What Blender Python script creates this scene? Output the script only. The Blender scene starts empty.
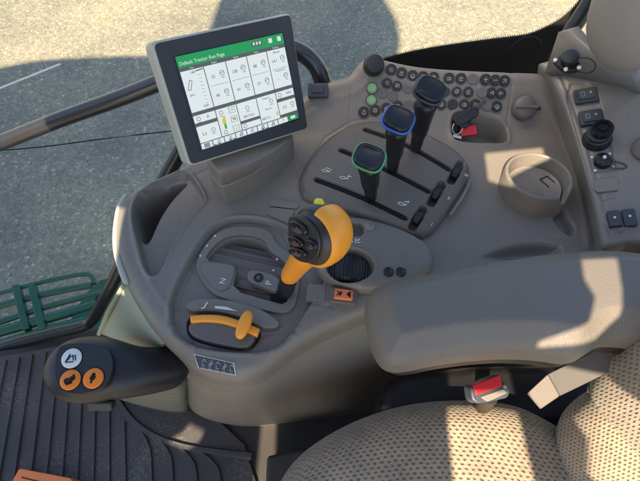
import bpy, bmesh, math, random
import numpy as np
from mathutils import Vector, Matrix
from mathutils.geometry import tessellate_polygon
random.seed(7); rng = np.random.default_rng(7)
scene = bpy.context.scene
C = scene.collection

# ------------------------------------------------------------------ camera
F = 475.0; PITCH = math.radians(58); HC = 0.62
cam_d = bpy.data.cameras.new('camera'); cam = bpy.data.objects.new('camera', cam_d); C.objects.link(cam)
cam_d.sensor_width = 36; cam_d.lens = 36 * F / 640; cam_d.clip_start = 0.02; cam_d.clip_end = 500
cam.location = (0, 0, HC); cam.rotation_euler = (math.pi / 2 - PITCH, 0, 0)
scene.camera = cam

# ------------------------------------------------------------------ light
SUN = Vector((-0.30, -0.62, 0.73)).normalized()          # direction towards the sun
world = bpy.data.worlds.new('World'); scene.world = world; world.use_nodes = True
wn = world.node_tree; bg = wn.nodes['Background']
sky = wn.nodes.new('ShaderNodeTexSky'); sky.sky_type = 'NISHITA'; sky.sun_disc = False
sky.sun_elevation = math.asin(SUN.z); sky.sun_rotation = math.atan2(SUN.x, SUN.y)
wn.links.new(sky.outputs[0], bg.inputs[0]); bg.inputs[1].default_value = 0.085
sd = bpy.data.lights.new('sun', 'SUN'); sd.energy = 4.3; sd.angle = math.radians(0.35); sd.color = (1, 0.80, 0.56)
so = bpy.data.objects.new('sun', sd); C.objects.link(so)
so.rotation_euler = SUN.to_track_quat('Z', 'Y').to_euler(); so.location = SUN * 20
scene.view_settings.view_transform = 'Standard'; scene.view_settings.look = 'None'
scene.view_settings.exposure = 1.74; scene.view_settings.gamma = 1

# ------------------------------------------------------------------ geometry of the view (pixel of the 640x481 photo -> ray)
FW = np.array([0, math.cos(PITCH), -math.sin(PITCH)]); UP = np.array([0, math.sin(PITCH), math.cos(PITCH)])
CO = np.array([0, 0, HC])
def ray(px, py):
    return (px - 320) / F * np.array([1., 0, 0]) - (py - 240.5) / F * UP + FW
def W(px, py, z=0.0):
    r = ray(px, py); return CO + r * ((z - HC) / r[2])
def WY(px, py, y):
    r = ray(px, py); return CO + r * (y / r[1])
def hit(px, py, o, n):
    r = ray(px, py); return CO + r * (np.dot(o - CO, n) / np.dot(r, n))
def pix(p):
    d = np.asarray(p) - CO; z = d @ FW
    return 320 + F * d[0] / z, 240.5 - F * (d @ UP) / z
YB = 0.612
def fbase(x, y):                                           # console surface: flat, climbing towards the window
    t = (y - YB); k = 0.022
    return 0.85 * 0.5 * (t + np.sqrt(t * t + k * k)) - 0.0002
def S(px, py, dz=0.0):
    r = ray(px, py); lo, hi = 0.2, 3.0
    for _ in range(50):
        m = (lo + hi) / 2; p = CO + r * m
        if p[2] > fbase(p[0], p[1]) + dz: lo = m
        else: hi = m
    return CO + r * lo
class Fr:                                                  # a local frame on a surface
    def __init__(s, o, n, u=(1, 0, 0)):
        s.o = np.asarray(o, float); s.n = np.asarray(n, float); s.n /= np.linalg.norm(s.n)
        u = np.asarray(u, float); u = u - (u @ s.n) * s.n; s.u = u / np.linalg.norm(u); s.v = np.cross(s.n, s.u)
    def p(s, a, b, c=0.0): return s.o + s.u * a + s.v * b + s.n * c
    def at(s, px, py, c=0.0):
        h = hit(px, py, s.o + s.n * c, s.n) - s.o; return (h @ s.u, h @ s.v)
    def mat(s):
        return Matrix(((s.u[0], s.v[0], s.n[0], s.o[0]), (s.u[1], s.v[1], s.n[1], s.o[1]), (s.u[2], s.v[2], s.n[2], s.o[2]), (0, 0, 0, 1)))
def frS(px, py, dz=0.0, u=(1, 0, 0)):                      # frame lying on the console surface
    o = S(px, py, dz); e = 1e-3
    gy = (fbase(o[0], o[1] + e) - fbase(o[0], o[1] - e)) / (2 * e)
    return Fr(o, (0, -gy, 1), u)

# ------------------------------------------------------------------ materials
def principled(name):
    m = bpy.data.materials.new(name); m.use_nodes = True; return m, m.node_tree, m.node_tree.nodes['Principled BSDF']
def node(nt, t, **k):
    n = nt.nodes.new(t)
    for a, b in k.items():
        if a.startswith('i_'):
            key = a[2:]; key = int(key) if key.isdigit() else key.replace('_', ' ')
            n.inputs[key].default_value = b
        else: setattr(n, a, b)
    return n
def ramp(nt, fac, stops):
    r = nt.nodes.new('ShaderNodeValToRGB'); e = r.color_ramp.elements
    while len(e) < len(stops): e.new(0.5)
    for el, (p, c) in zip(e, stops): el.position = p; el.color = (*c, 1) if len(c) == 3 else c
    nt.links.new(fac, r.inputs[0]); return r
def plastic(name, col, rough=0.5, grain=0.25, mott=0.10, scale=900, metal=0.0, spec=0.5, wear=0.0):
    m, nt, b = principled(name); L = nt.links
    tc = node(nt, 'ShaderNodeTexCoord')
    n1 = node(nt, 'ShaderNodeTexNoise', i_Scale=9.0, i_Detail=5.0, i_Roughness=0.6); L.new(tc.outputs['Object'], n1.inputs['Vector'])
    c0 = tuple(c * (1 - mott) for c in col); c1 = tuple(min(1, c * (1 + mott)) for c in col)
    r = ramp(nt, n1.outputs['Fac'], [(0.3, c0), (0.7, c1)])
    out = r.outputs[0]
    if wear:                                               # dust specks and light scuffs
        n3 = node(nt, 'ShaderNodeTexNoise', i_Scale=260.0, i_Detail=3.0); L.new(tc.outputs['Object'], n3.inputs['Vector'])
        n4 = node(nt, 'ShaderNodeTexNoise', i_Scale=6.0, i_Detail=4.0); L.new(tc.outputs['Object'], n4.inputs['Vector'])
        mu = node(nt, 'ShaderNodeMath', operation='MULTIPLY'); L.new(n3.outputs['Fac'], mu.inputs[0]); L.new(n4.outputs['Fac'], mu.inputs[1])
        rr = ramp(nt, mu.outputs[0], [(0.30, (0, 0, 0)), (0.42, (wear,) * 3)])
        mx = node(nt, 'ShaderNodeMixRGB'); L.new(rr.outputs[0], mx.inputs[0]); L.new(out, mx.inputs[1]); mx.inputs[2].default_value = (0.45, 0.41, 0.36, 1); out = mx.outputs[0]
    L.new(out, b.inputs['Base Color'])
    rr2 = node(nt, 'ShaderNodeMapRange'); rr2.inputs[3].default_value = rough - 0.07; rr2.inputs[4].default_value = rough + 0.09
    L.new(n1.outputs['Fac'], rr2.inputs[0]); L.new(rr2.outputs[0], b.inputs['Roughness'])
    b.inputs['Metallic'].default_value = metal; b.inputs['Specular IOR Level'].default_value = spec
    if grain:
        n2 = node(nt, 'ShaderNodeTexVoronoi', i_Scale=scale); L.new(tc.outputs['Object'], n2.inputs['Vector'])
        bp = node(nt, 'ShaderNodeBump', i_Strength=grain, i_Distance=0.0004); L.new(n2.outputs['Distance'], bp.inputs['Height']); L.new(bp.outputs[0], b.inputs['Normal'])
    return m
def emit(name, col, s):
    m, nt, b = principled(name); b.inputs['Base Color'].default_value = tuple(c * .08 for c in col) + (1,); b.inputs['Emission Color'].default_value = (*col, 1)
    b.inputs['Emission Strength'].default_value = s; b.inputs['Roughness'].default_value = 0.25; return m
M = {}
M['con'] = plastic('console_plastic', (0.186, 0.167, 0.141), 0.38, 0.35, 0.06, 1100, wear=0.12)
M['con2'] = plastic('console_inset_plastic', (0.138, 0.118, 0.102), 0.36, 0.25, 0.05, 1100, wear=0.05)
M['plate'] = plastic('lever_panel_plastic', (0.128, 0.115, 0.098), 0.40, 0.3, 0.04, 1100, wear=0.05)
M['wall'] = plastic('lower_wall_plastic', (0.216, 0.189, 0.157), 0.5, 0.3, 0.05, 900, wear=0.08)
M['trim'] = plastic('side_trim_plastic', (0.200, 0.184, 0.160), 0.40, 0.3, 0.04, 900, wear=0.06)
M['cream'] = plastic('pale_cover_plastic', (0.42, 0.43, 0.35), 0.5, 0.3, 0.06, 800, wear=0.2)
M['boot'] = plastic('boot_rubber', (0.15, 0.145, 0.10), 0.6, 0.2, 0.06, 800)
M['black'] = plastic('black_plastic', (0.014, 0.014, 0.016), 0.38, 0.25, 0.2, 1300, wear=0.03)
M['btn'] = plastic('button_plastic', (0.026, 0.024, 0.024), 0.42, 0.2, 0.1, 1300)
M['soft'] = plastic('black_soft_grip', (0.018, 0.018, 0.020), 0.30, 0.08, 0.2, 1300)
M['gloss'] = plastic('black_gloss', (0.010, 0.011, 0.013), 0.14, 0, 0.2)
M['hole'] = plastic('dark_gap', (0.006, 0.006, 0.006), 0.9, 0)
M['slate'] = plastic('slate_plastic', (0.045, 0.055, 0.068), 0.4, 0.2, 0.1, 1000)
M['orange'] = plastic('orange_plastic', (0.92, 0.345, 0.028), 0.33, 0.12, 0.05, 1200)
M['orange3'] = plastic('button_orange', (0.92, 0.23, 0.012), 0.35, 0.05, 0.03)
M['orange2'] = plastic('orange_red_plastic', (0.85, 0.22, 0.06), 0.4, 0.1, 0.05)
M['yellow'] = plastic('yellow_plastic', (0.75, 0.66, 0.05), 0.35, 0)
M['red'] = plastic('red_plastic', (0.75, 0.02, 0.02), 0.35, 0.1, 0.1)
M['blue'] = plastic('blue_plastic', (0.03, 0.16, 0.62), 0.35, 0)
M['green'] = plastic('green_plastic', (0.08, 0.42, 0.17), 0.35, 0)
M['white'] = plastic('white_print', (0.72, 0.72, 0.70), 0.5, 0, 0.04)
M['greyp'] = plastic('grey_print', (0.33, 0.33, 0.34), 0.5, 0, 0.04)
M['iconp'] = plastic('icon_print', (0.45, 0.45, 0.43), 0.5, 0, 0.04)
M['silver'] = plastic('monitor_silver', (0.40, 0.41, 0.35), 0.36, 0.15, 0.04, 1000)
M['bezel'] = plastic('monitor_bezel', (0.026, 0.026, 0.031), 0.42, 0.3, 0.12, 1200, wear=0.03)
M['steel'] = plastic('steel', (0.55, 0.55, 0.55), 0.28, 0, 0.08, metal=1.0)
M['arm'] = plastic('armrest_vinyl', (0.168, 0.150, 0.127), 0.46, 0.9, 0.05, 650, wear=0.10)
M['frame'] = plastic('frame_black_paint', (0.012, 0.013, 0.014), 0.28, 0.1, 0.3, 500, wear=0.04)
M['mat'] = plastic('rubber_mat', (0.056, 0.053, 0.053), 0.55, 0.4, 0.25, 500, wear=0.18)
M['under'] = plastic('dark_under_seat', (0.042, 0.038, 0.036), 0.6, 0.3, 0.2, 500, wear=0.05)
M['dgreen'] = plastic('green_paint', (0.010, 0.10, 0.055), 0.32, 0.05, 0.15, 400, wear=0.05)
M['belt'] = plastic('belt_cover', (0.12, 0.102, 0.090), 0.6, 0.6, 0.05, 900)
M['belt2'] = plastic('belt_webbing', (0.075, 0.068, 0.064), 0.6, 0.6, 0.05, 900)
M['sun_mask'] = plastic('sun_mask_paint', (0.45, 0.42, 0.38), 0.5, 0, 0.05)
M['lit_green'] = emit('lit_green', (0.26, 0.60, 0.28), 0.11)
M['scr'] = emit('screen_white', (0.80, 0.86, 0.86), 0.255)
M['scr_head'] = emit('screen_green', (0.015, 0.36, 0.09), 0.24)
M['scr_dark'] = emit('screen_dark', (0.20, 0.22, 0.20), 0.12)
M['scr_txt'] = emit('screen_text', (0.10, 0.13, 0.15), 0.03)
M['scr_blue'] = emit('screen_blue', (0.25, 0.40, 0.80), 0.15)
M['scr_yel'] = emit('screen_yellow', (0.85, 0.70, 0.05), 0.2)
M['scr_lit'] = emit('screen_print', (0.85, 0.95, 0.88), 0.22)

def fabric():
    m, nt, b = principled('seat_fabric'); L = nt.links
    uv = node(nt, 'ShaderNodeUVMap'); sp = node(nt, 'ShaderNodeSeparateXYZ')
    nz = node(nt, 'ShaderNodeTexNoise', i_Scale=60.0, i_Detail=2.0); L.new(uv.outputs[0], nz.inputs['Vector'])
    sub = node(nt, 'ShaderNodeVectorMath', operation='SUBTRACT'); L.new(nz.outputs['Color'], sub.inputs[0]); sub.inputs[1].default_value = (0.5, 0.5, 0.5)
    sc = node(nt, 'ShaderNodeVectorMath', operation='SCALE'); sc.inputs['Scale'].default_value = 0.0042; L.new(sub.outputs[0], sc.inputs[0])
    ad = node(nt, 'ShaderNodeVectorMath', operation='ADD'); L.new(uv.outputs[0], ad.inputs[0]); L.new(sc.outputs[0], ad.inputs[1]); L.new(ad.outputs[0], sp.inputs[0])
    def mth(op, a, c=None, cv=None):
        n = node(nt, 'ShaderNodeMath', operation=op)
        L.new(a, n.inputs[0])
        if c is not None: L.new(c, n.inputs[1])
        if cv is not None: n.inputs[1].default_value = cv
        return n.outputs[0]
    v = mth('DIVIDE', sp.outputs[1], cv=0.0060); u = mth('DIVIDE', sp.outputs[0], cv=0.0100)
    row = mth('FLOOR', v); off = mth('MULTIPLY', mth('FLOORED_MODULO', row, cv=2.0), cv=0.5)
    uu = mth('SUBTRACT', mth('FRACT', mth('ADD', u, off)), cv=0.5); vv = mth('SUBTRACT', mth('FRACT', v), cv=0.5)
    d = mth('SQRT', mth('ADD', mth('MULTIPLY', mth('MULTIPLY', uu, uu), cv=5.5), mth('MULTIPLY', mth('MULTIPLY', vv, vv), cv=4.0)))
    dn = node(nt, 'ShaderNodeTexNoise', i_Scale=170.0, i_Detail=3.0); L.new(uv.outputs[0], dn.inputs['Vector']); d = mth('ADD', d, mth('MULTIPLY', mth('SUBTRACT', dn.outputs['Fac'], cv=0.5), cv=0.75))
    mr = node(nt, 'ShaderNodeMapRange', interpolation_type='SMOOTHSTEP'); L.new(d, mr.inputs[0]); mr.inputs[1].default_value = 0.15; mr.inputs[2].default_value = 0.88
    thr = node(nt, 'ShaderNodeTexNoise', i_Scale=900.0, i_Detail=2.0); L.new(uv.outputs[0], thr.inputs['Vector'])
    r = ramp(nt, mr.outputs[0], [(0.0, (0.155, 0.122, 0.085)), (0.35, (0.25, 0.203, 0.145)), (1.0, (0.35, 0.288, 0.208))])
    mx = node(nt, 'ShaderNodeMixRGB', blend_type='OVERLAY', i_Fac=0.35); L.new(r.outputs[0], mx.inputs[1]); L.new(thr.outputs['Color'], mx.inputs[2])
    gr = node(nt, 'ShaderNodeTexNoise', i_Scale=28.0, i_Detail=5.0, i_Roughness=0.7); L.new(uv.outputs[0], gr.inputs['Vector'])
    gr2 = ramp(nt, gr.outputs['Fac'], [(0.32, (0.78, 0.77, 0.75)), (0.68, (1.14, 1.12, 1.08))])
    m2 = node(nt, 'ShaderNodeMixRGB', blend_type='MULTIPLY', i_Fac=1.0); L.new(mx.outputs[0], m2.inputs[1]); L.new(gr2.outputs[0], m2.inputs[2]); mx = m2
    b.inputs['Roughness'].default_value = 0.85; b.inputs['Sheen Weight'].default_value = 0.25
    L.new(mx.outputs[0], b.inputs['Base Color'])
    hh = mth('ADD', mr.outputs[0], mth('MULTIPLY', thr.outputs['Fac'], cv=0.25))
    bp = node(nt, 'ShaderNodeBump', i_Strength=1.0, i_Distance=0.0016); L.new(hh, bp.inputs['Height']); L.new(bp.outputs[0], b.inputs['Normal'])
    return m
M['fabric'] = fabric()

def gravel():
    m, nt, b = principled('gravel'); L = nt.links
    tc = node(nt, 'ShaderNodeTexCoord')
    big = node(nt, 'ShaderNodeTexNoise', i_Scale=1.1, i_Detail=9.0, i_Roughness=0.65); L.new(tc.outputs['Object'], big.inputs['Vector'])
    v1 = node(nt, 'ShaderNodeTexVoronoi', i_Scale=58.0); L.new(tc.outputs['Object'], v1.inputs['Vector'])
    v2 = node(nt, 'ShaderNodeTexVoronoi', i_Scale=140.0); L.new(tc.outputs['Object'], v2.inputs['Vector'])
    n2 = node(nt, 'ShaderNodeTexNoise', i_Scale=22.0, i_Detail=10.0, i_Roughness=0.75); L.new(tc.outputs['Object'], n2.inputs['Vector'])
    r1 = ramp(nt, n2.outputs['Fac'], [(0.28, (0.205, 0.184, 0.140)), (0.50, (0.305, 0.276, 0.208)), (0.72, (0.42, 0.38, 0.285))])
    sep = node(nt, 'ShaderNodeSeparateColor'); L.new(v1.outputs['Color'], sep.inputs[0])
    r2 = ramp(nt, sep.outputs[0], [(0.0, (0.80, 0.80, 0.80)), (0.6, (0.97, 0.97, 0.97)), (0.93, (1.05, 1.05, 1.05)), (1.0, (1.7, 1.7, 1.7))])
    mx = node(nt, 'ShaderNodeMixRGB', blend_type='MULTIPLY', i_Fac=1.0); L.new(r1.outputs[0], mx.inputs[1]); L.new(r2.outputs[0], mx.inputs[2])
    sep2 = node(nt, 'ShaderNodeSeparateColor'); L.new(v2.outputs['Color'], sep2.inputs[0])
    r3 = ramp(nt, sep2.outputs[1], [(0.0, (0.74, 0.74, 0.74)), (0.9, (1.03, 1.03, 1.03)), (1.0, (1.4, 1.4, 1.4))])
    mx2 = node(nt, 'ShaderNodeMixRGB', blend_type='MULTIPLY', i_Fac=0.9); L.new(mx.outputs[0], mx2.inputs[1]); L.new(r3.outputs[0], mx2.inputs[2])
    r4 = ramp(nt, big.outputs['Fac'], [(0.32, (0.66, 0.69, 0.72)), (0.5, (0.95, 0.95, 0.95)), (0.68, (1.22, 1.17, 1.06))])
    mx3 = node(nt, 'ShaderNodeMixRGB', blend_type='MULTIPLY', i_Fac=1.0); L.new(mx2.outputs[0], mx3.inputs[1]); L.new(r4.outputs[0], mx3.inputs[2])
    L.new(mx3.outputs[0], b.inputs['Base Color']); b.inputs['Roughness'].default_value = 0.9
    ad = node(nt, 'ShaderNodeMath', operation='ADD'); L.new(v1.outputs['Distance'], ad.inputs[0]); L.new(n2.outputs['Fac'], ad.inputs[1])
    bp = node(nt, 'ShaderNodeBump', i_Strength=0.5, i_Distance=0.008); bp.invert = True; L.new(ad.outputs[0], bp.inputs['Height']); L.new(bp.outputs[0], b.inputs['Normal'])
    return m
M['gravel'] = gravel()
def glassm():
    m = bpy.data.materials.new('window_glass'); m.use_nodes = True; nt = m.node_tree; nt.nodes.clear()
    o = nt.nodes.new('ShaderNodeOutputMaterial'); t = node(nt, 'ShaderNodeBsdfTransparent'); t.inputs[0].default_value = (0.96, 0.98, 0.97, 1)
    g = node(nt, 'ShaderNodeBsdfGlossy', i_Roughness=0.02); f = node(nt, 'ShaderNodeFresnel', i_IOR=1.10); x = nt.nodes.new('ShaderNodeMixShader')
    nt.links.new(f.outputs[0], x.inputs[0]); nt.links.new(t.outputs[0], x.inputs[1]); nt.links.new(g.outputs[0], x.inputs[2]); nt.links.new(x.outputs[0], o.inputs[0])
    return m
M['glass'] = glassm()

# ------------------------------------------------------------------ object helpers
ORG = {}
def link(o, parent=None):
    C.objects.link(o)
    if parent is not None: o.parent = parent
def thing(name, label, cat, loc, group=None):
    o = bpy.data.objects.new(name, None); C.objects.link(o); o.location = loc; o.empty_display_size = 0.02
    ORG[o] = np.asarray(loc, float); o['label'] = label; o['category'] = cat
    if group: o['group'] = group
    return o
def tag(o, label, cat, group=None):
    o['label'] = label; o['category'] = cat
    if group: o['group'] = group
    return o
def obj(name, verts, faces, mat, parent=None, smooth=True, uvs=None, label=None):
    org = ORG.get(parent, np.zeros(3)) if parent is not None else np.zeros(3)
    me = bpy.data.meshes.new(name); v = np.asarray(verts, float) - org
    me.from_pydata([tuple(a) for a in v], [], [tuple(int(i) for i in f) for f in faces]); me.update()
    bm = bmesh.new(); bm.from_mesh(me); bmesh.ops.recalc_face_normals(bm, faces=bm.faces); bm.to_mesh(me); bm.free()
    if smooth:
        me.polygons.foreach_set('use_smooth', [True] * len(me.polygons))
    me.materials.append(M[mat] if isinstance(mat, str) else mat)
    if uvs is not None:
        ul = me.uv_layers.new(name='UVMap'); li = np.empty(len(me.loops), int); me.loops.foreach_get('vertex_index', li)
        ul.data.foreach_set('uv', np.asarray(uvs, float)[li].ravel())
    o = bpy.data.objects.new(name, me); link(o, parent); ORG[o] = org
    if label: o['label'] = label
    return o
def autosmooth(o, ang=38):
    me = o.data; bm = bmesh.new(); bm.from_mesh(me); a = math.radians(ang)
    for e in bm.edges:
        if len(e.link_faces) == 2 and e.calc_face_angle(0) > a: e.smooth = False
    bm.to_mesh(me); bm.free(); return o
def bevel(o, w, seg=3, ang=35):
    b = o.modifiers.new('bevel', 'BEVEL'); b.width = w; b.segments = seg; b.limit_method = 'ANGLE'; b.angle_limit = math.radians(ang); b.harden_normals = True
    return o
def chaikin(p, it=2, closed=True):
    p = np.asarray(p, float)
    for _ in range(it):
        if closed: q = np.roll(p, -1, 0)
        else: q = p[1:]; 
        a = p if closed else p[:-1]
        n = np.empty((2 * len(q), p.shape[1])); n[0::2] = a * .75 + q * .25; n[1::2] = a * .25 + q * .75
        if not closed: n = np.vstack([p[:1], n, p[-1:]])
        p = n
    return p
def area(p):
    x, y = p[:, 0], p[:, 1]; return 0.5 * np.sum(x * np.roll(y, -1) - y * np.roll(x, -1))
def prism(name, poly, fr, h0, h1, mat, parent=None, bev=0.0, seg=3, label=None):
    poly = np.asarray(poly, float)
    if area(poly) < 0: poly = poly[::-1]
    n = len(poly)
    V = [fr.p(a, b, h0) for a, b in poly] + [fr.p(a, b, h1) for a, b in poly]
    Fc = [list(range(n, 2 * n)), list(range(n - 1, -1, -1))] + [[i, (i + 1) % n, n + (i + 1) % n, n + i] for i in range(n)]
    o = obj(name, V, Fc, mat, parent, label=label)
    if bev: bevel(o, bev, seg)
    else: autosmooth(o)
    return o
ZF = Fr((0, 0, 0), (0, 0, 1))
def pz(px_list, z): return [W(a, b, z)[:2] for a, b in px_list]
def rrect(w, h, r, n=5):
    pts = []
    for cx, cy, a0 in ((w/2-r, h/2-r, 0), (-w/2+r, h/2-r, 90), (-w/2+r, -h/2+r, 180), (w/2-r, -h/2+r, 270)):
        for k in range(n + 1):
            a = math.radians(a0 + 90 * k / n); pts.append((cx + r * math.cos(a), cy + r * math.sin(a)))
    return np.array(pts)
def disc(r, n=32): return np.array([(r * math.cos(2 * math.pi * k / n), r * math.sin(2 * math.pi * k / n)) for k in range(n)])
def loft(name, rings, mat, parent=None, cap=(True, True), closed=True, label=None, sub=0, uvs=None):
    n = len(rings[0]); V = np.vstack(rings); Fc = []
    for i in range(len(rings) - 1):
        for j in range(n if closed else n - 1):
            k = (j + 1) % n; Fc.append([i*n+j, i*n+k, (i+1)*n+k, (i+1)*n+j])
    if cap[0]: Fc.append(list(range(n - 1, -1, -1)))
    if cap[1]: Fc.append([(len(rings)-1)*n + j for j in range(n)])
    o = obj(name, V, Fc, mat, parent, label=label, uvs=uvs)
    if sub:
        s = o.modifiers.new('sub', 'SUBSURF'); s.levels = sub; s.render_levels = sub
    return o
def ring(c, ax, ay, a, b, p=2.0, n=32):
    c, ax, ay = map(lambda q: np.asarray(q, float), (c, ax, ay)); out = []
    for k in range(n):
        t = 2 * math.pi * k / n; co, si = math.cos(t), math.sin(t)
        out.append(c + ax * a * math.copysign(abs(co) ** (2/p), co) + ay * b * math.copysign(abs(si) ** (2/p), si))
    return np.array(out)
def sweep(name, path, rad, mat, parent=None, n=16, label=None, flat=1.0):
    P = np.asarray(path, float); k = len(P); rad = [rad] * k if np.isscalar(rad) else rad
    T = np.gradient(P, axis=0); T /= np.linalg.norm(T, axis=1)[:, None]
    u = np.cross(T[0], [0.13, 0.2, 1]); u /= np.linalg.norm(u); R = []
    for i in range(k):
        u = u - (u @ T[i]) * T[i]; u /= np.linalg.norm(u); v = np.cross(T[i], u)
        R.append(ring(P[i], u, v, rad[i], rad[i] * flat, 2, n))
    return autosmooth(loft(name, R, mat, parent, label=label), 50)
def spline(pts, m=8):
    P = np.asarray(pts, float); P = np.vstack([2*P[0]-P[1], P, 2*P[-1]-P[-2]]); out = []
    for i in range(1, len(P) - 2):
        for t in np.linspace(0, 1, m, endpoint=False):
            a, b, c, d = P[i-1:i+3]
            out.append(0.5 * (2*b + (c-a)*t + (2*a-5*b+4*c-d)*t*t + (3*b-a-3*c+d)*t**3))
    out.append(P[-2]); return np.array(out)
def revolve(name, prof, fr, mat, parent=None, n=32, label=None, ang=40, wob=None):
    R = []
    for i, (r, h) in enumerate(prof):
        rr = [max(r, 1e-5) * (1 + (wob[i] * (1 if k % 2 else -1) if wob else 0)) for k in range(n)]
        R.append(np.array([fr.p(rr[k] * math.cos(2*math.pi*k/n), rr[k] * math.sin(2*math.pi*k/n), h) for k in range(n)]))
    return autosmooth(loft(name, R, mat, parent, label=label), ang)
def rcorn_(q, r, n=4):
    q = np.asarray(q); out = []
    for i in range(len(q)):
        a, b, c = q[i - 1], q[i], q[(i + 1) % len(q)]; e1 = (a - b) / np.linalg.norm(a - b); e2 = (c - b) / np.linalg.norm(c - b)
        for t in np.linspace(0, 1, n): p0 = b + e1 * r; p1 = b + e2 * r; out.append((1-t)**2 * p0 + 2*t*(1-t) * b + t*t * p1)
    return np.array(out)
def sdf(poly, x, y):
    poly = np.asarray(poly, float); sh = x.shape; P = np.stack([x.ravel(), y.ravel()], 1)
    d2 = np.full(len(P), 1e9); ins = np.zeros(len(P), bool); gx = np.zeros((len(P), 2))
    for i in range(len(poly)):
        a = poly[i]; b = poly[(i + 1) % len(poly)]; e = b - a; w = P - a
        t = np.clip((w @ e) / max(e @ e, 1e-12), 0, 1); q = w - t[:, None] * e; dd = (q * q).sum(1)
        m = dd < d2; d2[m] = dd[m]; gx[m] = (P - q)[m]
        c = ((a[1] > P[:, 1]) != (b[1] > P[:, 1]))
        with np.errstate(divide='ignore', invalid='ignore'):
            xi = a[0] + (P[:, 1] - a[1]) * (b[0] - a[0]) / (b[1] - a[1])
        ins ^= c & (P[:, 0] < xi)
    d = np.sqrt(d2); d[ins] *= -1
    return d.reshape(sh), gx.reshape(sh + (2,))
def sdl(line, x, y):                                        # distance to an open polyline
    best = np.full(x.shape, 1e9)
    for a, b in zip(line[:-1], line[1:]):
        a = np.asarray(a, float); b = np.asarray(b, float); e = b - a
        t = np.clip(((x - a[0]) * e[0] + (y - a[1]) * e[1]) / max(e @ e, 1e-12), 0, 1)
        best = np.minimum(best, np.hypot(x - a[0] - t * e[0], y - a[1] - t * e[1]))
    return best
def sstep(t): t = np.clip(t, 0, 1); return t * t * (3 - 2 * t)
def resample(poly, step):
    p = np.vstack([poly, poly[:1]]); L = np.r_[0, np.cumsum(np.linalg.norm(np.diff(p, axis=0), axis=1))]; n = max(12, int(L[-1] / step)); t = np.linspace(0, L[-1], n, endpoint=False)
    return np.stack([np.interp(t, L, p[:, 0]), np.interp(t, L, p[:, 1])], 1)
def relief(name, poly, hfun, res, mat, parent=None, skirt=0.05, fr=ZF, fillet=0.0, label=None, uv=False, bands=()):
    from mathutils.geometry import delaunay_2d_cdt
    poly = np.asarray(poly, float)
    if area(poly) < 0: poly = poly[::-1]
    B = resample(poly, res * 1.3); n = len(B)
    T = np.roll(B, -1, 0) - np.roll(B, 1, 0); T /= np.linalg.norm(T, axis=1)[:, None]; N = np.stack([-T[:, 1], T[:, 0]], 1)   # inward
    pts = [B]; r = max(fillet, 1e-6); ins = [r * (1 - math.cos(a)) for a in np.linspace(0, math.pi / 2, 9)[1:]] if fillet else [res]
    for q in ins:
        R = B + N * q; d, _ = sdf(poly, R[:, 0], R[:, 1]); pts.append(R[np.abs(d + q) < max(.04 * q, 2e-5)])
    mn = poly.min(0); mx = poly.max(0); X, Y = np.meshgrid(np.arange(mn[0], mx[0], res), np.arange(mn[1], mx[1], res))
    X = X + (np.arange(X.shape[0])[:, None] % 2) * res * .5
    d, _ = sdf(poly, X, Y); k = d < -(max(ins) + res * .45)
    fresh = []
    for fp_, offs in bands:                                    # rings of points along a feature's edge keep its wall crisp
        fp_ = np.asarray(fp_, float); fp_ = fp_[::-1] if area(fp_) < 0 else fp_
        dd, _ = sdf(fp_, X, Y); k &= ~((dd < max(offs) + res * .4) & (dd > min(offs) - res * .4))
        Bf = resample(fp_, .0016); Tf = np.roll(Bf, -1, 0) - np.roll(Bf, 1, 0); Tf /= np.linalg.norm(Tf, axis=1)[:, None]; Nf = np.stack([-Tf[:, 1], Tf[:, 0]], 1)
        for q in offs:
            R = Bf - Nf * q; d1, _ = sdf(fp_, R[:, 0], R[:, 1]); d2, _ = sdf(poly, R[:, 0], R[:, 1])
            ok = (np.abs(d1 - q) < 1e-4) & (d2 < -(max(ins) + res * .2))
            for g_, o_ in fresh:
                dg, _ = sdf(g_, R[:, 0], R[:, 1]); ok &= ~((dg < max(o_) + .0003) & (dg > min(o_) - .0003))
            pts.append(R[ok])
        fresh.append((fp_, offs))
    pts.append(np.stack([X[k], Y[k]], 1))
    P = np.vstack(pts)
    out = delaunay_2d_cdt([Vector(p) for p in P], [(i, (i + 1) % n) for i in range(n)], [], 1, 1e-7)
    V2 = np.array([tuple(v) for v in out[0]]); Fc = out[2]
    d, _ = sdf(poly, V2[:, 0], V2[:, 1]); H = hfun(V2[:, 0], V2[:, 1])
    if fillet:
        t = np.clip(1 + d / fillet, 0, 1); H = H - fillet * (1 - np.sqrt(np.clip(1 - t * t, 0, 1)))
    V = fr.o + V2[:, :1] * fr.u + V2[:, 1:2] * fr.v + H[:, None] * fr.n
    org = ORG.get(parent, np.zeros(3)) if parent is not None else np.zeros(3)
    me = bpy.data.meshes.new(name); me.from_pydata((V - org).tolist(), [], [list(f) for f in Fc]); me.update()
    if skirt:
        bm = bmesh.new(); bm.from_mesh(me); be = [e for e in bm.edges if e.is_boundary]
        ex = bmesh.ops.extrude_edge_only(bm, edges=be)
        for g_ in ex['geom']:
            if isinstance(g_, bmesh.types.BMVert): g_.co -= Vector(fr.n) * skirt
        bmesh.ops.recalc_face_normals(bm, faces=bm.faces); bm.to_mesh(me); bm.free()
    me.polygons.foreach_set('use_smooth', [True] * len(me.polygons)); me.materials.append(M[mat])
    if uv:
        ul = me.uv_layers.new(name='UVMap'); co = np.empty(len(me.vertices) * 3); me.vertices.foreach_get('co', co); co = co.reshape(-1, 3) + org
        li = np.empty(len(me.loops), int); me.loops.foreach_get('vertex_index', li)
        U = np.stack([co[:, 0], co[:, 1] - 0.9 * co[:, 2]], 1); ul.data.foreach_set('uv', U[li].ravel())
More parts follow.
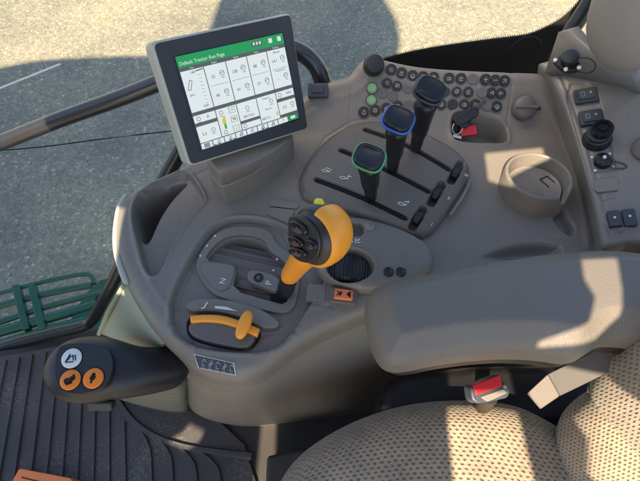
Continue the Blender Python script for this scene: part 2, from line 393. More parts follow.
    o = bpy.data.objects.new(name, me); link(o, parent); ORG[o] = org
    if label: o['label'] = label
    return o
def text(s, fr, size, mat, parent, name='lettering', th=0.0003, rot=0.0, align='CENTER'):
    cu = bpy.data.curves.new('t', 'FONT'); cu.body = s; cu.size = size; cu.align_x = align; cu.align_y = 'CENTER'; cu.extrude = th / 2
    t = bpy.data.objects.new('t', cu); C.objects.link(t); bpy.context.view_layer.update()
    me = bpy.data.meshes.new_from_object(t.evaluated_get(bpy.context.evaluated_depsgraph_get())); bpy.data.objects.remove(t)
    me.materials.clear(); me.materials.append(M[mat]); me.name = name
    me.transform(fr.mat() @ Matrix.Rotation(rot, 4, 'Z')); org = ORG.get(parent, np.zeros(3)); me.transform(Matrix.Translation(Vector(-org)))
    o = bpy.data.objects.new(name, me); link(o, parent); ORG[o] = org; return o
def strokes(name, lines, fr, w, mat, parent, c=0.0004, th=0.0004, label=None):   # flat printed lines; each is a polyline of (a,b)
    V = []; Fc = []
    for ln in lines:
        for (a, b) in zip(ln[:-1], ln[1:]):
            a = np.array(a, float); b = np.array(b, float); e = b - a; L = np.linalg.norm(e) or 1; e /= L; nn = np.array([-e[1], e[0]]) * w / 2
            a2 = a - e * w * .3; b2 = b + e * w * .3; k = len(V)
            for z in (c, c + th):
                for q in (a2 - nn, b2 - nn, b2 + nn, a2 + nn): V.append(fr.p(q[0], q[1], z))
            Fc += [[k+4, k+5, k+6, k+7], [k, k+1, k+5, k+4], [k+1, k+2, k+6, k+5], [k+2, k+3, k+7, k+6], [k+3, k, k+4, k+7]]
            c += 0.00001
    return obj(name, V, Fc, mat, parent, smooth=False, label=label)
def box(name, fr, a0, a1, b0, b1, c0, c1, mat, parent=None, bev=0.0, label=None):
    return prism(name, [(a0, b0), (a1, b0), (a1, b1), (a0, b1)], fr, c0, c1, mat, parent, bev, label=label)

def plate(name, outer, holes, z, th, mat, parent=None, bev=0.0):
    cu = bpy.data.curves.new('p', 'CURVE'); cu.dimensions = '2D'; cu.fill_mode = 'BOTH'; cu.extrude = th / 2; cu.bevel_depth = bev; cu.bevel_resolution = 2
    for poly in [outer] + holes:
        sp_ = cu.splines.new('POLY'); sp_.points.add(len(poly) - 1); sp_.use_cyclic_u = True
        for k, p in enumerate(poly): sp_.points[k].co = (p[0], p[1], 0, 1)
    t = bpy.data.objects.new('p', cu); C.objects.link(t); bpy.context.view_layer.update()
    me = bpy.data.meshes.new_from_object(t.evaluated_get(bpy.context.evaluated_depsgraph_get())); bpy.data.objects.remove(t)
    me.materials.clear(); me.materials.append(M[mat]); me.name = name; o = bpy.data.objects.new(name, me); link(o, parent); o.location = Vector((0, 0, z)) - Vector(ORG.get(parent, np.zeros(3))); ORG[o] = ORG.get(parent, np.zeros(3)); return o

# ================================================================== SETTING
gz = -2.1
g = obj('ground', [(-60, -40, gz), (60, -40, gz), (60, 120, gz), (-60, 120, gz)], [[0, 1, 2, 3]], 'gravel', smooth=False); g['kind'] = 'structure'

FZ = -0.60
# cab floor plate
def cab_floor():
    pl = pz([(-60, 366), (0, 350), (100, 327)], FZ) + [(0.2, 0.42), (1.2, 0.42), (1.2, -0.6), (-1.3, -0.6)]
    o = prism('cab_floor', pl, ZF, FZ - 0.06, FZ, 'under', None, 0.006); o['kind'] = 'structure'
cab_floor()
def floor_mat():
    t = thing('floor_mat', 'black ribbed rubber mat covering the cab floor at lower left', 'floor mat', W(60, 430, FZ))
    pl = [tuple(p) for p in chaikin(pz([(-60, 372), (0, 357), (95, 340), (140, 380), (240, 428), (262, 500), (262, 560), (-120, 560)], FZ + .004), 1)]
    prism('mat_sheet', pl, ZF, FZ + 0.002, FZ + 0.010, 'mat', t, 0.003)
    V = []; Fc = []
    def rib(path, w, h):
        P = np.array([W(a, b, FZ + .012)[:2] for a, b in path]); T = np.gradient(P, axis=0); T /= np.linalg.norm(T, axis=1)[:, None]; N = np.stack([-T[:, 1], T[:, 0]], 1); k = len(V)
        for p, nn in zip(P, N):
            for s, z in ((-w, FZ + .0095), (-w * .55, FZ + .0095 + h), (w * .55, FZ + .0095 + h), (w, FZ + .0095)): V.append((p[0] + nn[0] * s, p[1] + nn[1] * s, z))
        for i in range(len(P) - 1):
            for j in range(3): Fc.append([k+4*i+j, k+4*i+j+1, k+4*i+4+j+1, k+4*i+4+j])
    yv = -175
    for x465 in (-61, -46, -30, -14.5, 1, 16, 32, 47.5, 63, 78, 93.5, 109, 125):
        ytop = 352 if x465 < 80 else 380
        f = lambda y: 110 + (x465 - 110) * (y - yv) / (465 - yv)
        yt = max(350, 362 - 0.22 * f(356) )
        if x465 > 100: yt = 405 if x465 < 115 else 422
        rib([(f(y), y) for y in np.linspace(yt, 560, 8)], 0.0042, 0.007)
    for ps in ([(141, 432), (148, 445), (151, 465), (152, 540)], [(158, 440), (168, 452), (172, 470), (174, 540)], [(178, 447), (190, 458), (196, 475), (198, 540)], [(200, 452), (214, 464), (220, 480), (222, 540)]):
        rib(spline(ps, 5), 0.0042, 0.007)
    rib(spline([(112, 392), (120, 404), (134, 422), (156, 437), (190, 448), (252, 456)], 6), 0.009, 0.008)
    obj('mat_ribs', V, Fc, 'mat', t, smooth=False)
floor_mat()

# ================================================================== SIDE CONSOLE
con = thing('side_console', 'large moulded grey-brown control console between the seat and the window', 'console', (0, 0.35, FZ))
xy = lambda L: [S(a, b)[:2] for a, b in L]
out_px = [(110, 245), (111, 215), (115, 200), (124, 191), (150, 176), (180, 163), (205, 150), (250, 122), (300, 92), (318, 79), (330, 73), (345, 70),
          (352, 66), (357, 57), (365, 51), (378, 50), (400, 56), (425, 60.5), (470, 63), (515, 64), (552, 66), (566, 92), (583, 130), (598, 180), (606, 215), (612, 250), (610, 268),
          (540, 272), (470, 283), (415, 292), (345, 318), (298, 341), (272, 362), (258, 372), (238, 378), (205, 373), (188, 364), (178, 352), (165, 342), (148, 325), (127, 291), (117, 268)]
outline = chaikin(xy(out_px), 2)
tray_px = [(133, 206), (140, 193), (158, 180), (180, 171), (189, 173), (197, 184), (205, 198), (202, 204), (190, 217), (180, 231), (170, 249), (160, 272), (152, 277), (145, 270), (139, 245), (133, 222)]
pocket_px = [(134, 207), (141, 195), (158, 184), (176, 177.5), (187, 177), (180, 184), (170, 194.5), (161, 207), (153.5, 221), (148, 234), (143, 240), (139, 236), (136, 222)]
gate_px = [(170, 300), (183, 272), (197, 246), (212, 227), (229, 218), (250, 217), (272, 222), (290, 231), (310, 240), (330, 262), (322, 285), (306, 310), (286, 340), (262, 352), (225, 352), (190, 345), (172, 330)]
pit_px = [(202, 261), (212, 247), (227, 234), (246, 233), (265, 239), (269, 249), (283, 258), (292, 270), (292, 292), (287, 308), (270, 303), (232, 291), (226, 284)]
key_px = [(452, 117), (459, 112), (498, 119), (506, 127), (508, 141), (500, 143), (458, 142), (452, 134)]
cres_px = [(470, 262), (486, 252), (508, 243), (530, 240), (550, 241), (566, 246), (560, 262)]
leaf_px = [(553, 206), (561, 205), (570, 216), (577, 228), (575, 236), (568, 237), (558, 228), (550, 216)]
hole_px = [(349, 222), (364, 222), (364, 236), (348, 236)]
steps_px = [(271, 200), (297, 203), (299, 212), (290, 224), (268, 213)]
P_ = {k: chaikin(xy(v), 1 if k == 'steps' else 2) for k, v in dict(tray=tray_px, pocket=pocket_px, gate=gate_px, pit=pit_px, key=key_px, cres=cres_px, leaf=leaf_px, hole=hole_px, steps=steps_px).items()}
seams = [xy(s) for s in ([(515, 60), (513, 80), (508, 118), (507, 128)], [(478, 80), (476, 115)], [(345, 68), (352, 80), (350, 105), (349, 127)], [(310, 160), (325, 137), (350, 121), (372, 117)],
                         [(166, 305), (188, 308)], [(260, 333), (290, 328), (300, 334)], [(280, 225), (320, 300), (312, 304), (345, 308), (366, 302)])]
arc1 = xy(spline([(510, 70), (540, 78), (566, 105), (583, 145), (592, 190), (596, 240)], 4))
def body_h(X, Y):
    H = fbase(X, Y)
    d, _ = sdf(P_['tray'], X, Y); H -= 0.016 * sstep(-d / 0.006 + 0.45); H += 0.0022 * np.exp(-((d - 0.002) / 0.0035) ** 2)
    d, _ = sdf(P_['pocket'], X, Y); H -= 0.075 * sstep(-d / 0.008 + .15)
    d, _ = sdf(P_['gate'], X, Y); H -= 0.014 * sstep(-d / 0.006 + 0.45); H += 0.0022 * np.exp(-((d - .0035) / .003) ** 2)
    d, _ = sdf(P_['pit'], X, Y); H -= 0.035 * sstep(-d / 0.006 + .3)
    d, _ = sdf(P_['key'], X, Y); H -= 0.040 * sstep(-d / 0.010 + .2); H += 0.0022 * np.exp(-((d - 0.004) / 0.004) ** 2)
    d, _ = sdf(P_['cres'], X, Y); H -= 0.022 * sstep(-d / 0.02)
    d, _ = sdf(P_['leaf'], X, Y); H -= 0.016 * sstep(-d / 0.012)
    c = S(169, 216)[:2]; d = np.abs(np.hypot(X - c[0], Y - c[1]) - 0.0155); H -= 0.0007 * np.exp(-(d / 0.0012) ** 2)
    for s in seams: H -= 0.0014 * np.exp(-(sdl(s, X, Y) / 0.0014) ** 2)
    # inner ridge running beside the outer rim, and shallow hollow right of the knob
    r, _ = sdf(outline, X, Y); H += 0.0016 * np.exp(-((r + 0.034) / 0.005) ** 2)
    d = sdl(arc1, X, Y); H -= 0.0018 * np.exp(-(d / 0.0045) ** 2)
    # gentle moulded undulation
    H += 0.0012 * np.sin(X * 21 + 1) * np.sin(Y * 17)
    return H
body = relief('body', outline, body_h, 0.0020, 'con', con, skirt=0.03, fillet=0.024, bands=[(P_['pocket'], [.002, .0010, 0, -.0012, -.0024, -.0036, -.0048, -.0060, -.0072]),
    (P_['tray'], [.007, .005, .0035, .002, .0008, -.0006, -.002, -.0034, -.0045]), (P_['key'], [.009, .006, .004, .002, .0004, -.0015, -.0035, -.0055, -.0075, -.0095]),
    (P_['pit'], [.0025, .0010, -.0003, -.0016, -.003, -.0045]), (P_['gate'], [.008, .0055, .0035, .0018, 0, -.0018, -.0035, -.0052])])
# the side wall below the moulded top
def side_wall():
    top = np.array(xy(out_px)); c = top.mean(0); bot = c + (top - c) * .93
    bp = {25: (615, 372), 26: (605, 385), 27: (540, 391), 28: (470, 397), 29: (410, 405), 30: (345, 415), 31: (298, 421.5), 32: (275, 425), 33: (258, 427), 34: (240, 427), 35: (212, 422), 36: (193, 413), 37: (187, 402), 38: (184, 392), 39: (168, 372), 40: (150, 350), 41: (140, 335)}
    for k, p in bp.items(): bot[k] = W(*p, FZ)[:2]
    T_ = chaikin(top, 2); B_ = chaikin(bot, 2); T_ = c + (T_ - c) * .992; R = []
    for z, w_ in ((-.034, 0), (-.06, .03), (-.12, .16), (-.22, .36), (-.34, .55), (-.46, .76), (-.55, .92), (-.59, .99), (-.602, 1.03)):
        q = T_ * (1 - w_) + B_ * w_
        R.append(np.array([(p[0], p[1], z + max(0, fbase(t_[0], t_[1])) * (1 - w_) ** 3) for p, t_ in zip(q, T_)]))
    loft('lower_wall', R, 'wall', con, cap=(False, False))
side_wall()

for q_ in ([(271, 200), (297, 202.5), (300, 206), (296, 209), (269, 206)], [(266, 213), (270, 207.5), (295, 210.5), (289, 224)]):
    prism('cover_plate', rcorn_([np.array(p) for p in pz(q_, .002)], .003), ZF, -.01, .0035, 'con', con, .0015)
# button panel ------------------------------------------------------------
fp = frS(430, 95)
cap_prof = [(0.0083, -0.002), (0.0083, 0.0014), (0.0078, 0.0024), (0.0062, 0.0028), (0.0046, 0.0025), (0.0, 0.0023)]
def mesh_local(name, prof, mat, n=28, ang=40):
    o = revolve(name, prof, Fr((0, 0, 0), (0, 0, 1)), mat, None, n, ang=ang); me = o.data; bpy.data.objects.remove(o); return me
btn_dark = mesh_local('panel_button', cap_prof, 'btn'); btn_blank = mesh_local('blank_button', [(0.0094, -0.002), (0.0094, 0.0006), (0.0088, 0.0012), (0.0, 0.0012)], 'con2')
btn_green = mesh_local('lit_button', cap_prof, 'lit_green'); btn_red = mesh_local('panel_button_r', cap_prof, plastic('maroon', (0.05, 0.025, 0.022), .4, 0))if False else btn_dark
gap_ring = mesh_local('button_gap', [(0.0083, -0.001), (0.0090, -0.001), (0.0094, 0.0010), (0.0101, 0.0012), (0.0108, 0.0002), (0.0110, -.001)], 'con2')
def place(name, me, fr, parent, label=None):
    o = bpy.data.objects.new(name, me); link(o, parent); m = fr.mat(); m.translation -= Vector(ORG[parent]); o.matrix_local = m; ORG[o] = ORG[parent]
    if label: o['label'] = label
    return o
def sub_place(name, me, parent_obj):                        # sub-part sharing its parent's frame
    o = bpy.data.objects.new(name, me); link(o, parent_obj); return o
ICON = []
def icon_mesh(k):
    f = Fr((0, 0, 0.0024), (0, 0, 1)); r = 0.0042
    A = lambda n, a0=0, a1=360, rr=r, cx=0, cy=0: [(cx + rr * math.cos(math.radians(a0 + (a1 - a0) * i / n)), cy + rr * math.sin(math.radians(a0 + (a1 - a0) * i / n))) for i in range(n + 1)]
    sets = [
        [A(10, 0, 300, .0026), [(.002, -.003), (.0042, -.0045)]],
        [[(-.004, -.002), (-.001, .003), (.001, -.001), (.0035, .003)], [(-.004, -.0035), (.004, -.0035)]],
        [[(-.0035, -.002), (.0035, -.002), (.0035, .001), (0, .003), (-.0035, .001), (-.0035, -.002)], A(8, 0, 360, .0012, 0, -.0035)],
        [A(8, 0, 360, .0017, -.002, -.0012), A(8, 0, 360, .0024, .002, -.0005), [(-.003, .003), (.002, .003)]],
        [[(-.0035, -.003), (.0035, .003)], [(-.003, .002), (0, .0035), (.003, -.003)]],
        [[(-.004, 0), (.004, 0)], [(0, -.004), (0, .004)]],
        [[(-.004, 0), (.004, 0)]],
        [[(-.003, -.003), (.003, 0), (-.003, .003), (-.003, -.003)]],
        [[(.003, -.003), (-.003, 0), (.003, .003), (.003, -.003)]],
        [A(12, 0, 360, .0036), [(-.001, -.002), (.001, .002)]],
        [[(-.002, -.004), (-.0028, 0), (0, .004), (.0028, 0), (.002, -.004), (-.002, -.004)]],
        [A(8, 20, 160, .004, 0, -.002), [(0, -.002), (.002, .001)], [(-.004, -.003), (.004, -.003)]],
    ]
    o = strokes('button_icon', sets[k % len(sets)], f, 0.0009, 'iconp', None, 0, 0.0003); me = o.data; me.transform(Matrix.Scale(.92, 4)); bpy.data.objects.remove(o); return me
ICON = [icon_mesh(k) for k in range(12)]
darks = [(391, 69.8, 0), (401.4, 73.2, 1), (412.4, 76, 2), (423, 77, 3), (433.6, 77.6, 4), (448.8, 78.5, 11), (460.8, 78.8, 1), (485.4, 79.6, 5), (495, 80.4, 6), (504.4, 81, 4),
         (387.2, 82.8, 0), (397, 85.6, 3), (417.5, 89, 2), (431, 90.5, 9), (444.6, 91.2, 11), (456.5, 91.5, 9), (468, 92, 1), (491.4, 93, 8), (500.5, 93.4, 7),
         (363.8, 112.2, 10), (375, 110.4, 9), (386.4, 108.4, 2), (397.6, 106.2, 4), (418, 106, 3), (430, 105, 0), (441, 104.6, 9), (452.6, 104.6, 99), (464, 104.6, 11), (475, 104.6, 1), (496.6, 106.6, 2)]
blanks = [(472.6, 79), (408, 88.2), (382.6, 93), (393, 96.4), (482, 92.6), (408.4, 105.6), (487, 105.6)]
cpan = None
for x, y, k in darks:
    b = place('panel_button', btn_dark, frS(x, y, 0.0006), con); sub_place('button_gap', gap_ring, b)
    if k < 99: sub_place('button_icon', ICON[k], b)
for x, y in blanks:
    place('blank_button', btn_blank, frS(x, y, 0.0006), con, 'blank brown filler cap')
for k, (x, y) in enumerate([(372, 88), (371.4, 100)]):
    b = place('lit_button', btn_green, frS(x, y, 0.0008), con, 'button glowing green'); sub_place('button_icon', ICON[10 - k], b); sub_place('button_gap', gap_ring, b)
# black rotary knob at the panel's corner
f = frS(373.6, 66)
kn = revolve('rotary_knob', [(0.0185, -.002), (0.0185, 0.004), (0.0165, 0.0045), (0.0160, 0.019), (0.0150, 0.0215), (0.012, 0.0225), (0.0, 0.0222)], f, 'black', con, 40)
# brown round knob with a small pointer
f = frS(523, 108.5); t = revolve('round_knob', [(0.0215, -.002), (0.0215, 0.006), (0.0195, 0.012), (0.015, 0.0155), (0.0, 0.0165)], f, 'con2', con, 40)
box('knob_grip', f, -0.018, 0.020, -0.0028, 0.0028, 0.012, 0.0205, 'con2', t, 0.0022)
box('knob_pointer', f, 0.0215, 0.030, -0.0025, 0.0025, 0.0, 0.005, 'black', t, 0.001)
# small dark switch on the window side of the console
f = frS(318, 91); bz = prism('rocker_switch', rrect(0.036, 0.024, 0.003), f, -0.004, 0.010, 'slate', con, 0.002)
prism('rocker', rrect(0.022, 0.014, 0.002), Fr(f.p(0, .002, 0.010), f.n + np.array([0, -.15, 0])), -0.003, 0.004, 'slate', bz, 0.0015)

# screen pedestal ---------------------------------------------------------
ped = pz([(207, 172), (222, 203.5), (232, 202.5), (262, 188), (290, 166), (297, 150), (270, 130), (225, 140)], 0.0)
prism('screen_pedestal', chaikin(ped, 2), ZF, -0.01, 0.044, 'con', con, 0.004)
c0 = np.mean(ped, 0); ped2 = chaikin([c0 + (np.array(p) - c0) * 0.99 for p in ped], 2)
capz = lambda p: .078 - .20 * max(0, p[0] + .158)
R = []
for t_, s_ in ((0, .985), (.03, 1.0), (.80, .975), (.93, .955), (1.0, .90)):
    R.append(np.array([[*(c0 + (p - c0) * s_), .0455 + (capz(p) - .0455) * t_] for p in ped2]))
autosmooth(loft('pedestal_cap', R, 'con', con), 50)

# lever panel -------------------------------------------------------------
LP = 0.012
lp_px = [(298, 187), (299, 176), (309, 158), (327, 139), (347, 127), (372, 121), (402, 124), (428, 135), (456, 150), (468, 163), (471, 174), (461, 193), (447, 214), (428, 238), (408, 234), (380, 223), (340, 209), (304, 200)]
lp_out = chaikin([W(a, b, LP * .8)[:2] for a, b in lp_px], 2)
c_l = np.array(W(385, 170, LP)[:2])
def lp_h(X, Y):
    return LP + 0.010 - 0.30 * ((X - c_l[0]) ** 2 + (Y - c_l[1]) ** 2)
def SL(px, py, dz=0):                                        # ray on the dome
    r = ray(px, py); lo, hi = 0.2, 3.0
    for _ in range(50):
        m = (lo + hi) / 2; p = CO + r * m
        if p[2] > lp_h(p[0], p[1]) + dz: lo = m
        else: hi = m
    return CO + r * lo
def frL(px, py, u=(1, 0, 0), dz=0):
    o = SL(px, py, dz); return Fr(o, (0.6 * (o[0] - c_l[0]), 0.6 * (o[1] - c_l[1]), 1), u)
slots = [[(317, 179.5), (340, 188), (370, 200.5), (405, 217.5)], [(341.5, 150), (370, 162), (400, 176), (428.5, 191)], [(366, 129.5), (395, 140), (420, 152), (449, 169)]]
slot_xy = [[SL(a, b)[:2] for a, b in spline(s, 4)] for s in slots]
wheels = [((461, 163.5), (451, 181)), ((442, 184), (431, 203)), ((423, 209), (413, 226))]
def lp_hh(X, Y):
    H = lp_h(X, Y)
    for s in slot_xy: d = sdl(s, X, Y); H -= 0.022 * sstep((0.0052 - d) / 0.0014)
    for a, b in wheels: d = sdl([SL(*a)[:2], SL(*b)[:2]], X, Y); H -= 0.016 * sstep((0.0070 - d) / 0.0016)
    return H
lev = relief('lever_panel', lp_out, lp_hh, 0.0014, 'plate', con, skirt=0.03, fillet=0.012)
for s in slots:                                             # rubber lips seen inside the slots
    pp = spline(s, 3); V = []; Fc = []
    for (a, b) in pp:
        p = SL(a, b, -0.0035); V += [p + [0.002, 0.0046, 0], p + [-0.002, -0.0046, 0]]
    for i in range(len(pp) - 1): Fc.append([2*i, 2*i+1, 2*i+3, 2*i+2])
    obj('slot_seal', V, Fc, 'hole', lev)
for a, b in wheels:
    p0, p1 = SL(*a), SL(*b); ax = (p1 - p0); L = np.linalg.norm(ax); ax /= L; mid = (p0 + p1) / 2 - np.array([0, 0, 0.0035]); sd_ = np.cross(ax, [0, 0, 1]); f = Fr(mid, sd_, ax)
    revolve('thumb_wheel', [(0, -.0052), (.0085, -.0052), (.0098, -.004), (.0098, .004), (.0085, .0052), (0, .0052)], f, 'black', lev, 24, wob=[0, .03, .05, .05, .03, 0])
for (x, y), s in (((466.5, 175), 'III'), ((449, 198), 'II'), ((432, 224), 'I')):
    text(s, frL(x, y, (0.55, 0.83, 0)), 0.0085, 'white', lev, 'marking', rot=1.57)
def impl(px, py, arrow):
    f = frL(px, py, (1, -0.35, 0)); A = [(0.0052 * math.cos(t), 0.0024 * math.sin(t)) for t in np.linspace(0, 2 * math.pi, 13)]
    strokes('marking', [A, [(.004, 0), (.0085, .0005)], [(.0075, .002), (.0085, .0005), (.007, -.0012)]] + arrow, f, 0.0011, 'white', lev, 0.0006)
impl(325, 171, [[(-.001, .0055), (.003, .0068), (.006, .0052), (.010, .0042)]])
impl(343, 178, [[(.0065, .0052), (.0125, .006)], [(.0085, .0075), (.0065, .0052), (.009, .0035)]])
impl(401, 204, [[(.004, .006), (.011, .007)], [(.009, .0088), (.011, .007), (.0085, .005)]])
# bright bevelled edge strip with marks on the panel's right end
strp = [(470, 178), (462, 194), (449, 213)]
V = []
f = frL(460, 196)
sweep('edge_strip', spline([SL(a, b) + np.array([0.003, 0, -0.006]) for a, b in strp], 6), 0.0026, 'trim', lev, 10)

# levers ------------------------------------------------------------------
def lever(label, base_px, head_px, ringmat, sc=1.0):
    b = SL(*base_px); h = WY(head_px[0], head_px[1], b[1] - 0.004)
    t = thing('hydraulic_lever', label, 'lever', b, 'hydraulic levers standing in the slotted panel')
    ax = h - b; L = np.linalg.norm(ax); ax /= L
    u = np.array([0.88, -0.50, 0.0]); u = u - (u @ ax) * ax; u /= np.linalg.norm(u); v = np.cross(ax, u)
    R = []
    for s, a, bb, p in ((-.10, .0095, .0065, 3.2), (.28, .0098, .007, 3.2), (.31, .0120, .0095, 3.2), (.36, .0130, .0105, 3.2), (.55, .0136, .0115, 3), (.72, .0150, .0135, 2.8), (.88, .0190, .0170, 2.6)):
        R.append(ring(b + ax * L * s, u, v, a * sc, bb * sc, p, 28))
    hl = R[-1].mean(0)
    loft('stalk', R, 'soft', t, sub=1)
    # tilted head: flat pad with rounded edge, facing the operator
    n = ax * 0.9 + np.array([0.0, -0.42, 0.0]); n /= np.linalg.norm(n); hu = u - (u @ n) * n; hu /= np.linalg.norm(hu); hv = np.cross(n, hu)
    R = []
    for hgt, a, bb in ((-.016, .010, .009), (-.009, .0165, .0145), (-.003, .0215, .0180), (0.0, .0228, .0190)): R.append(ring(h + n * hgt, hu, hv, a * sc, bb * sc, 3.0, 36))
    loft('head_collar', R, 'soft', t, sub=1)
    R = [ring(h + n * z, hu, hv, a * sc, bb * sc, 3.0, 36) for z, a, bb in ((-.0012, .0233, .0196), (.0016, .0236, .0199), (.0030, .0226, .0189))]
    loft('colour_ring', R, ringmat, t)
    R = [ring(h + n * z, hu, hv, a * sc, bb * sc, 3.1, 36) for z, a, bb in ((.0020, .0212, .0178), (.0075, .0210, .0175), (.0098, .0200, .0166), (.0108, .0182, .0150), (.0102, .0160, .0128), (.0092, .010, .008), (.0090, .001, .001))]
    loft('head_pad', R, 'gloss', t)
lever('black lever with a thin green ring, nearest of the three in the slotted panel', (371, 198), (369, 158), 'green')
lever('black lever with a bright blue ring, standing in the middle slot', (392.5, 170), (398, 120), 'blue')
lever('black lever with a plain dark grey ring, farthest and tallest of the three', (415, 150), (429.5, 91), 'slate', 1.02)

# gate insert: ribbed drum, plates, markings ---------------------------------
def drum():
    # curved ribbed barrel lying in the pit, axis roughly along x
    pc = np.array(W(247, 268, -0.012)) + np.array([0, 0, .003]); u = np.array([0.97, -0.24, 0]); u /= np.linalg.norm(u); v = np.array([-u[1], u[0], 0])
    R = []
    for s in np.linspace(-0.075, 0.075, 12):
        rg = []
        for a in np.linspace(-62, 62, 240):
            rr = 0.075 + 0.0016 * math.cos(math.radians(a) * 16) ** 14
            ar = math.radians(a); rg.append(pc + u * s + v * rr * math.sin(ar) + np.array([0, 0, rr * math.cos(ar) - 0.083]))
        R.append(np.array(rg))
    d = loft('selector_drum', R, 'con2', con, cap=(False, False), closed=False)
    return d
drum()
GZ = -0.008
gn = prism('gate_plate', chaikin(pz([(199, 262), (233, 265), (236, 270), (230, 290), (217, 293), (201, 272)], GZ), 2), ZF, -0.06, GZ + 0.004, 'con', con, 0.002)
text('N', Fr(W(223, 281, GZ + .0045), (0, 0, 1), (0.45, 0.9, 0)), 0.0125, 'white', gn, 'marking', rot=0.3)
gp = prism('gate_tongue', chaikin(pz([(248, 272), (255, 270), (281, 277), (279, 294), (262, 287), (247, 281)], GZ + .004), 2), ZF, -0.04, GZ + 0.007, 'con', con, 0.002)
text('P', Fr(W(269, 283, GZ + .0075), (0, 0, 1), (0.35, 0.9, 0)), 0.013, 'white', gp, 'marking', rot=0.2)
f = Fr(W(258.5, 278, GZ + .007), (0, 0, 1)); revolve('lock_cap', [(.0072, -.001), (.0072, .0015), (.0058, .0022), (.0050, .0008), (0, .0008)], f, 'black', gp, 28)
strokes('marking', [[(.002 * math.cos(a), .002 * math.sin(a)) for a in np.linspace(0, 5.2, 9)]], Fr(f.p(0, 0, .0008), (0, 0, 1)), 0.0008, 'greyp', gp)
rimz = -0.0105
prism('gate_hole', chaikin(pz([(271, 286), (290, 282), (292, 296), (287, 308), (270, 302)], -0.012), 1), ZF, -0.03, -0.0115, 'hole', con, 0)
fo = chaikin(pz([(195, 262), (209, 239), (224, 228), (247, 225.5), (270, 230), (275, 244), (291, 254), (300, 267), (298, 294), (291, 313), (264, 310), (228, 299), (212, 293), (200, 277)], -.006), 2)
fi = chaikin(pz([(202, 261), (213, 244.5), (227, 234.5), (247, 233.5), (265, 238.5), (268.5, 249), (282, 258), (291, 268), (291, 291), (286, 305.5), (270, 301.5), (231, 290), (236, 270), (232, 264)], -.006), 1)
plate('gate_frame', [tuple(p) for p in fo], [[tuple(p) for p in fi]], -.013, .011, 'con', con, .0010)
for (x, y) in ((215, 236), (207, 246), (200.5, 256), (277, 259.5), (273.5, 270.5)):
    revolve('indicator_dot', [(.0017, 0), (.0016, .001), (0, .0012)], Fr(W(x, y, -.0062 if x < 220 else -.0095), (0, 0, 1)), 'white', con, 12)

# hand-throttle dial with orange band ---------------------------------------
def dial():
    z0 = -0.012
    # arch housing behind
    prism('dial_arch', chaikin(pz([(184, 304), (196, 298), (222, 299), (250, 304), (276, 317), (282, 327), (262, 329), (243, 318), (216, 311), (190, 312)], z0 + .008), 2), ZF, z0 - .02, z0 + .010, 'con', con, 0.004)
    a = Fr(W(205, 306, z0 + .010), (0, 0, 1)); strokes('marking', [[(-.004, -.004), (0, -.003), (.001, .001), (.003, .005)]], a, 0.002, 'white', con, .0008)
    a = [W(x, y, z0 + .0110) for x, y in ((214.5, 306), (227, 307), (238, 311.5), (226, 310), (215, 308.5))]; obj('marking', a + [p + [0, 0, .0004] for p in a], [[5, 6, 7, 8, 9], [0, 1, 6, 5], [1, 2, 7, 6], [2, 3, 8, 7], [3, 4, 9, 8], [4, 0, 5, 9]], 'white', con, smooth=False)
    # drum below the band
    dz = prism('dial_drum', chaikin(pz([(190, 321), (216, 322), (240, 328), (257, 335), (253, 343), (247, 349.5), (225, 346), (200, 340), (188, 333)], z0 + .010), 2), ZF, z0 - .02, z0 + .013, 'con2', con, 0.009, seg=6)
    g_ = prism('dial_gap', chaikin(pz([(188, 315), (216, 315), (242, 321), (262, 331), (259, 342), (249, 352), (224, 349), (198, 343), (186, 335)], z0 + .0), 2), ZF, z0 - .02, z0 + .0025, 'hole', con)
    top = [(190.5, 316), (205, 315), (222, 316), (240, 321), (260, 329)]; bot = [(191, 323), (205, 322), (222, 323.5), (240, 329), (257, 337)]
    T = spline(top, 5); B = spline(bot, 5); R = []
    for (x, y), (x2, y2) in zip(T, B):
        p, q = W(x, y, z0 + .016), W(x2, y2, z0 + .016); up = np.array([0, 0, .005])
        R.append(np.array([p - up, p + up * .2, p * .8 + q * .2 + up * .6, p * .2 + q * .8 + up * .6, q + up * .2, q - up]))
    d = loft('dial_band', R, 'orange', con)
    # oval handle on the band
    c0_, c1_ = W(249.5, 311, z0 + .030), W(238.5, 339, z0 + .024); ax = c1_ - c0_; L = np.linalg.norm(ax); ax /= L; side = np.cross(ax, [0, 0, 1]); side /= np.linalg.norm(side); nn = np.cross(side, ax)
    R = [ring((c0_ + c1_) / 2 + ax * L / 2 * math.sin(t), side, nn, 0.0088 * max(.05, math.cos(t)) ** .7, 0.0085 * max(.05, math.cos(t)) ** .8, 2.3, 24) for t in np.linspace(-math.pi / 2, math.pi / 2, 17)]
    loft('dial_handle', R, 'orange', con)
    mid = (c0_ + c1_) / 2
    sweep('handle_stem', [mid + [0, 0, -.001], mid + [0, .0, -.018]], 0.006, 'orange', con, 12)
dial()
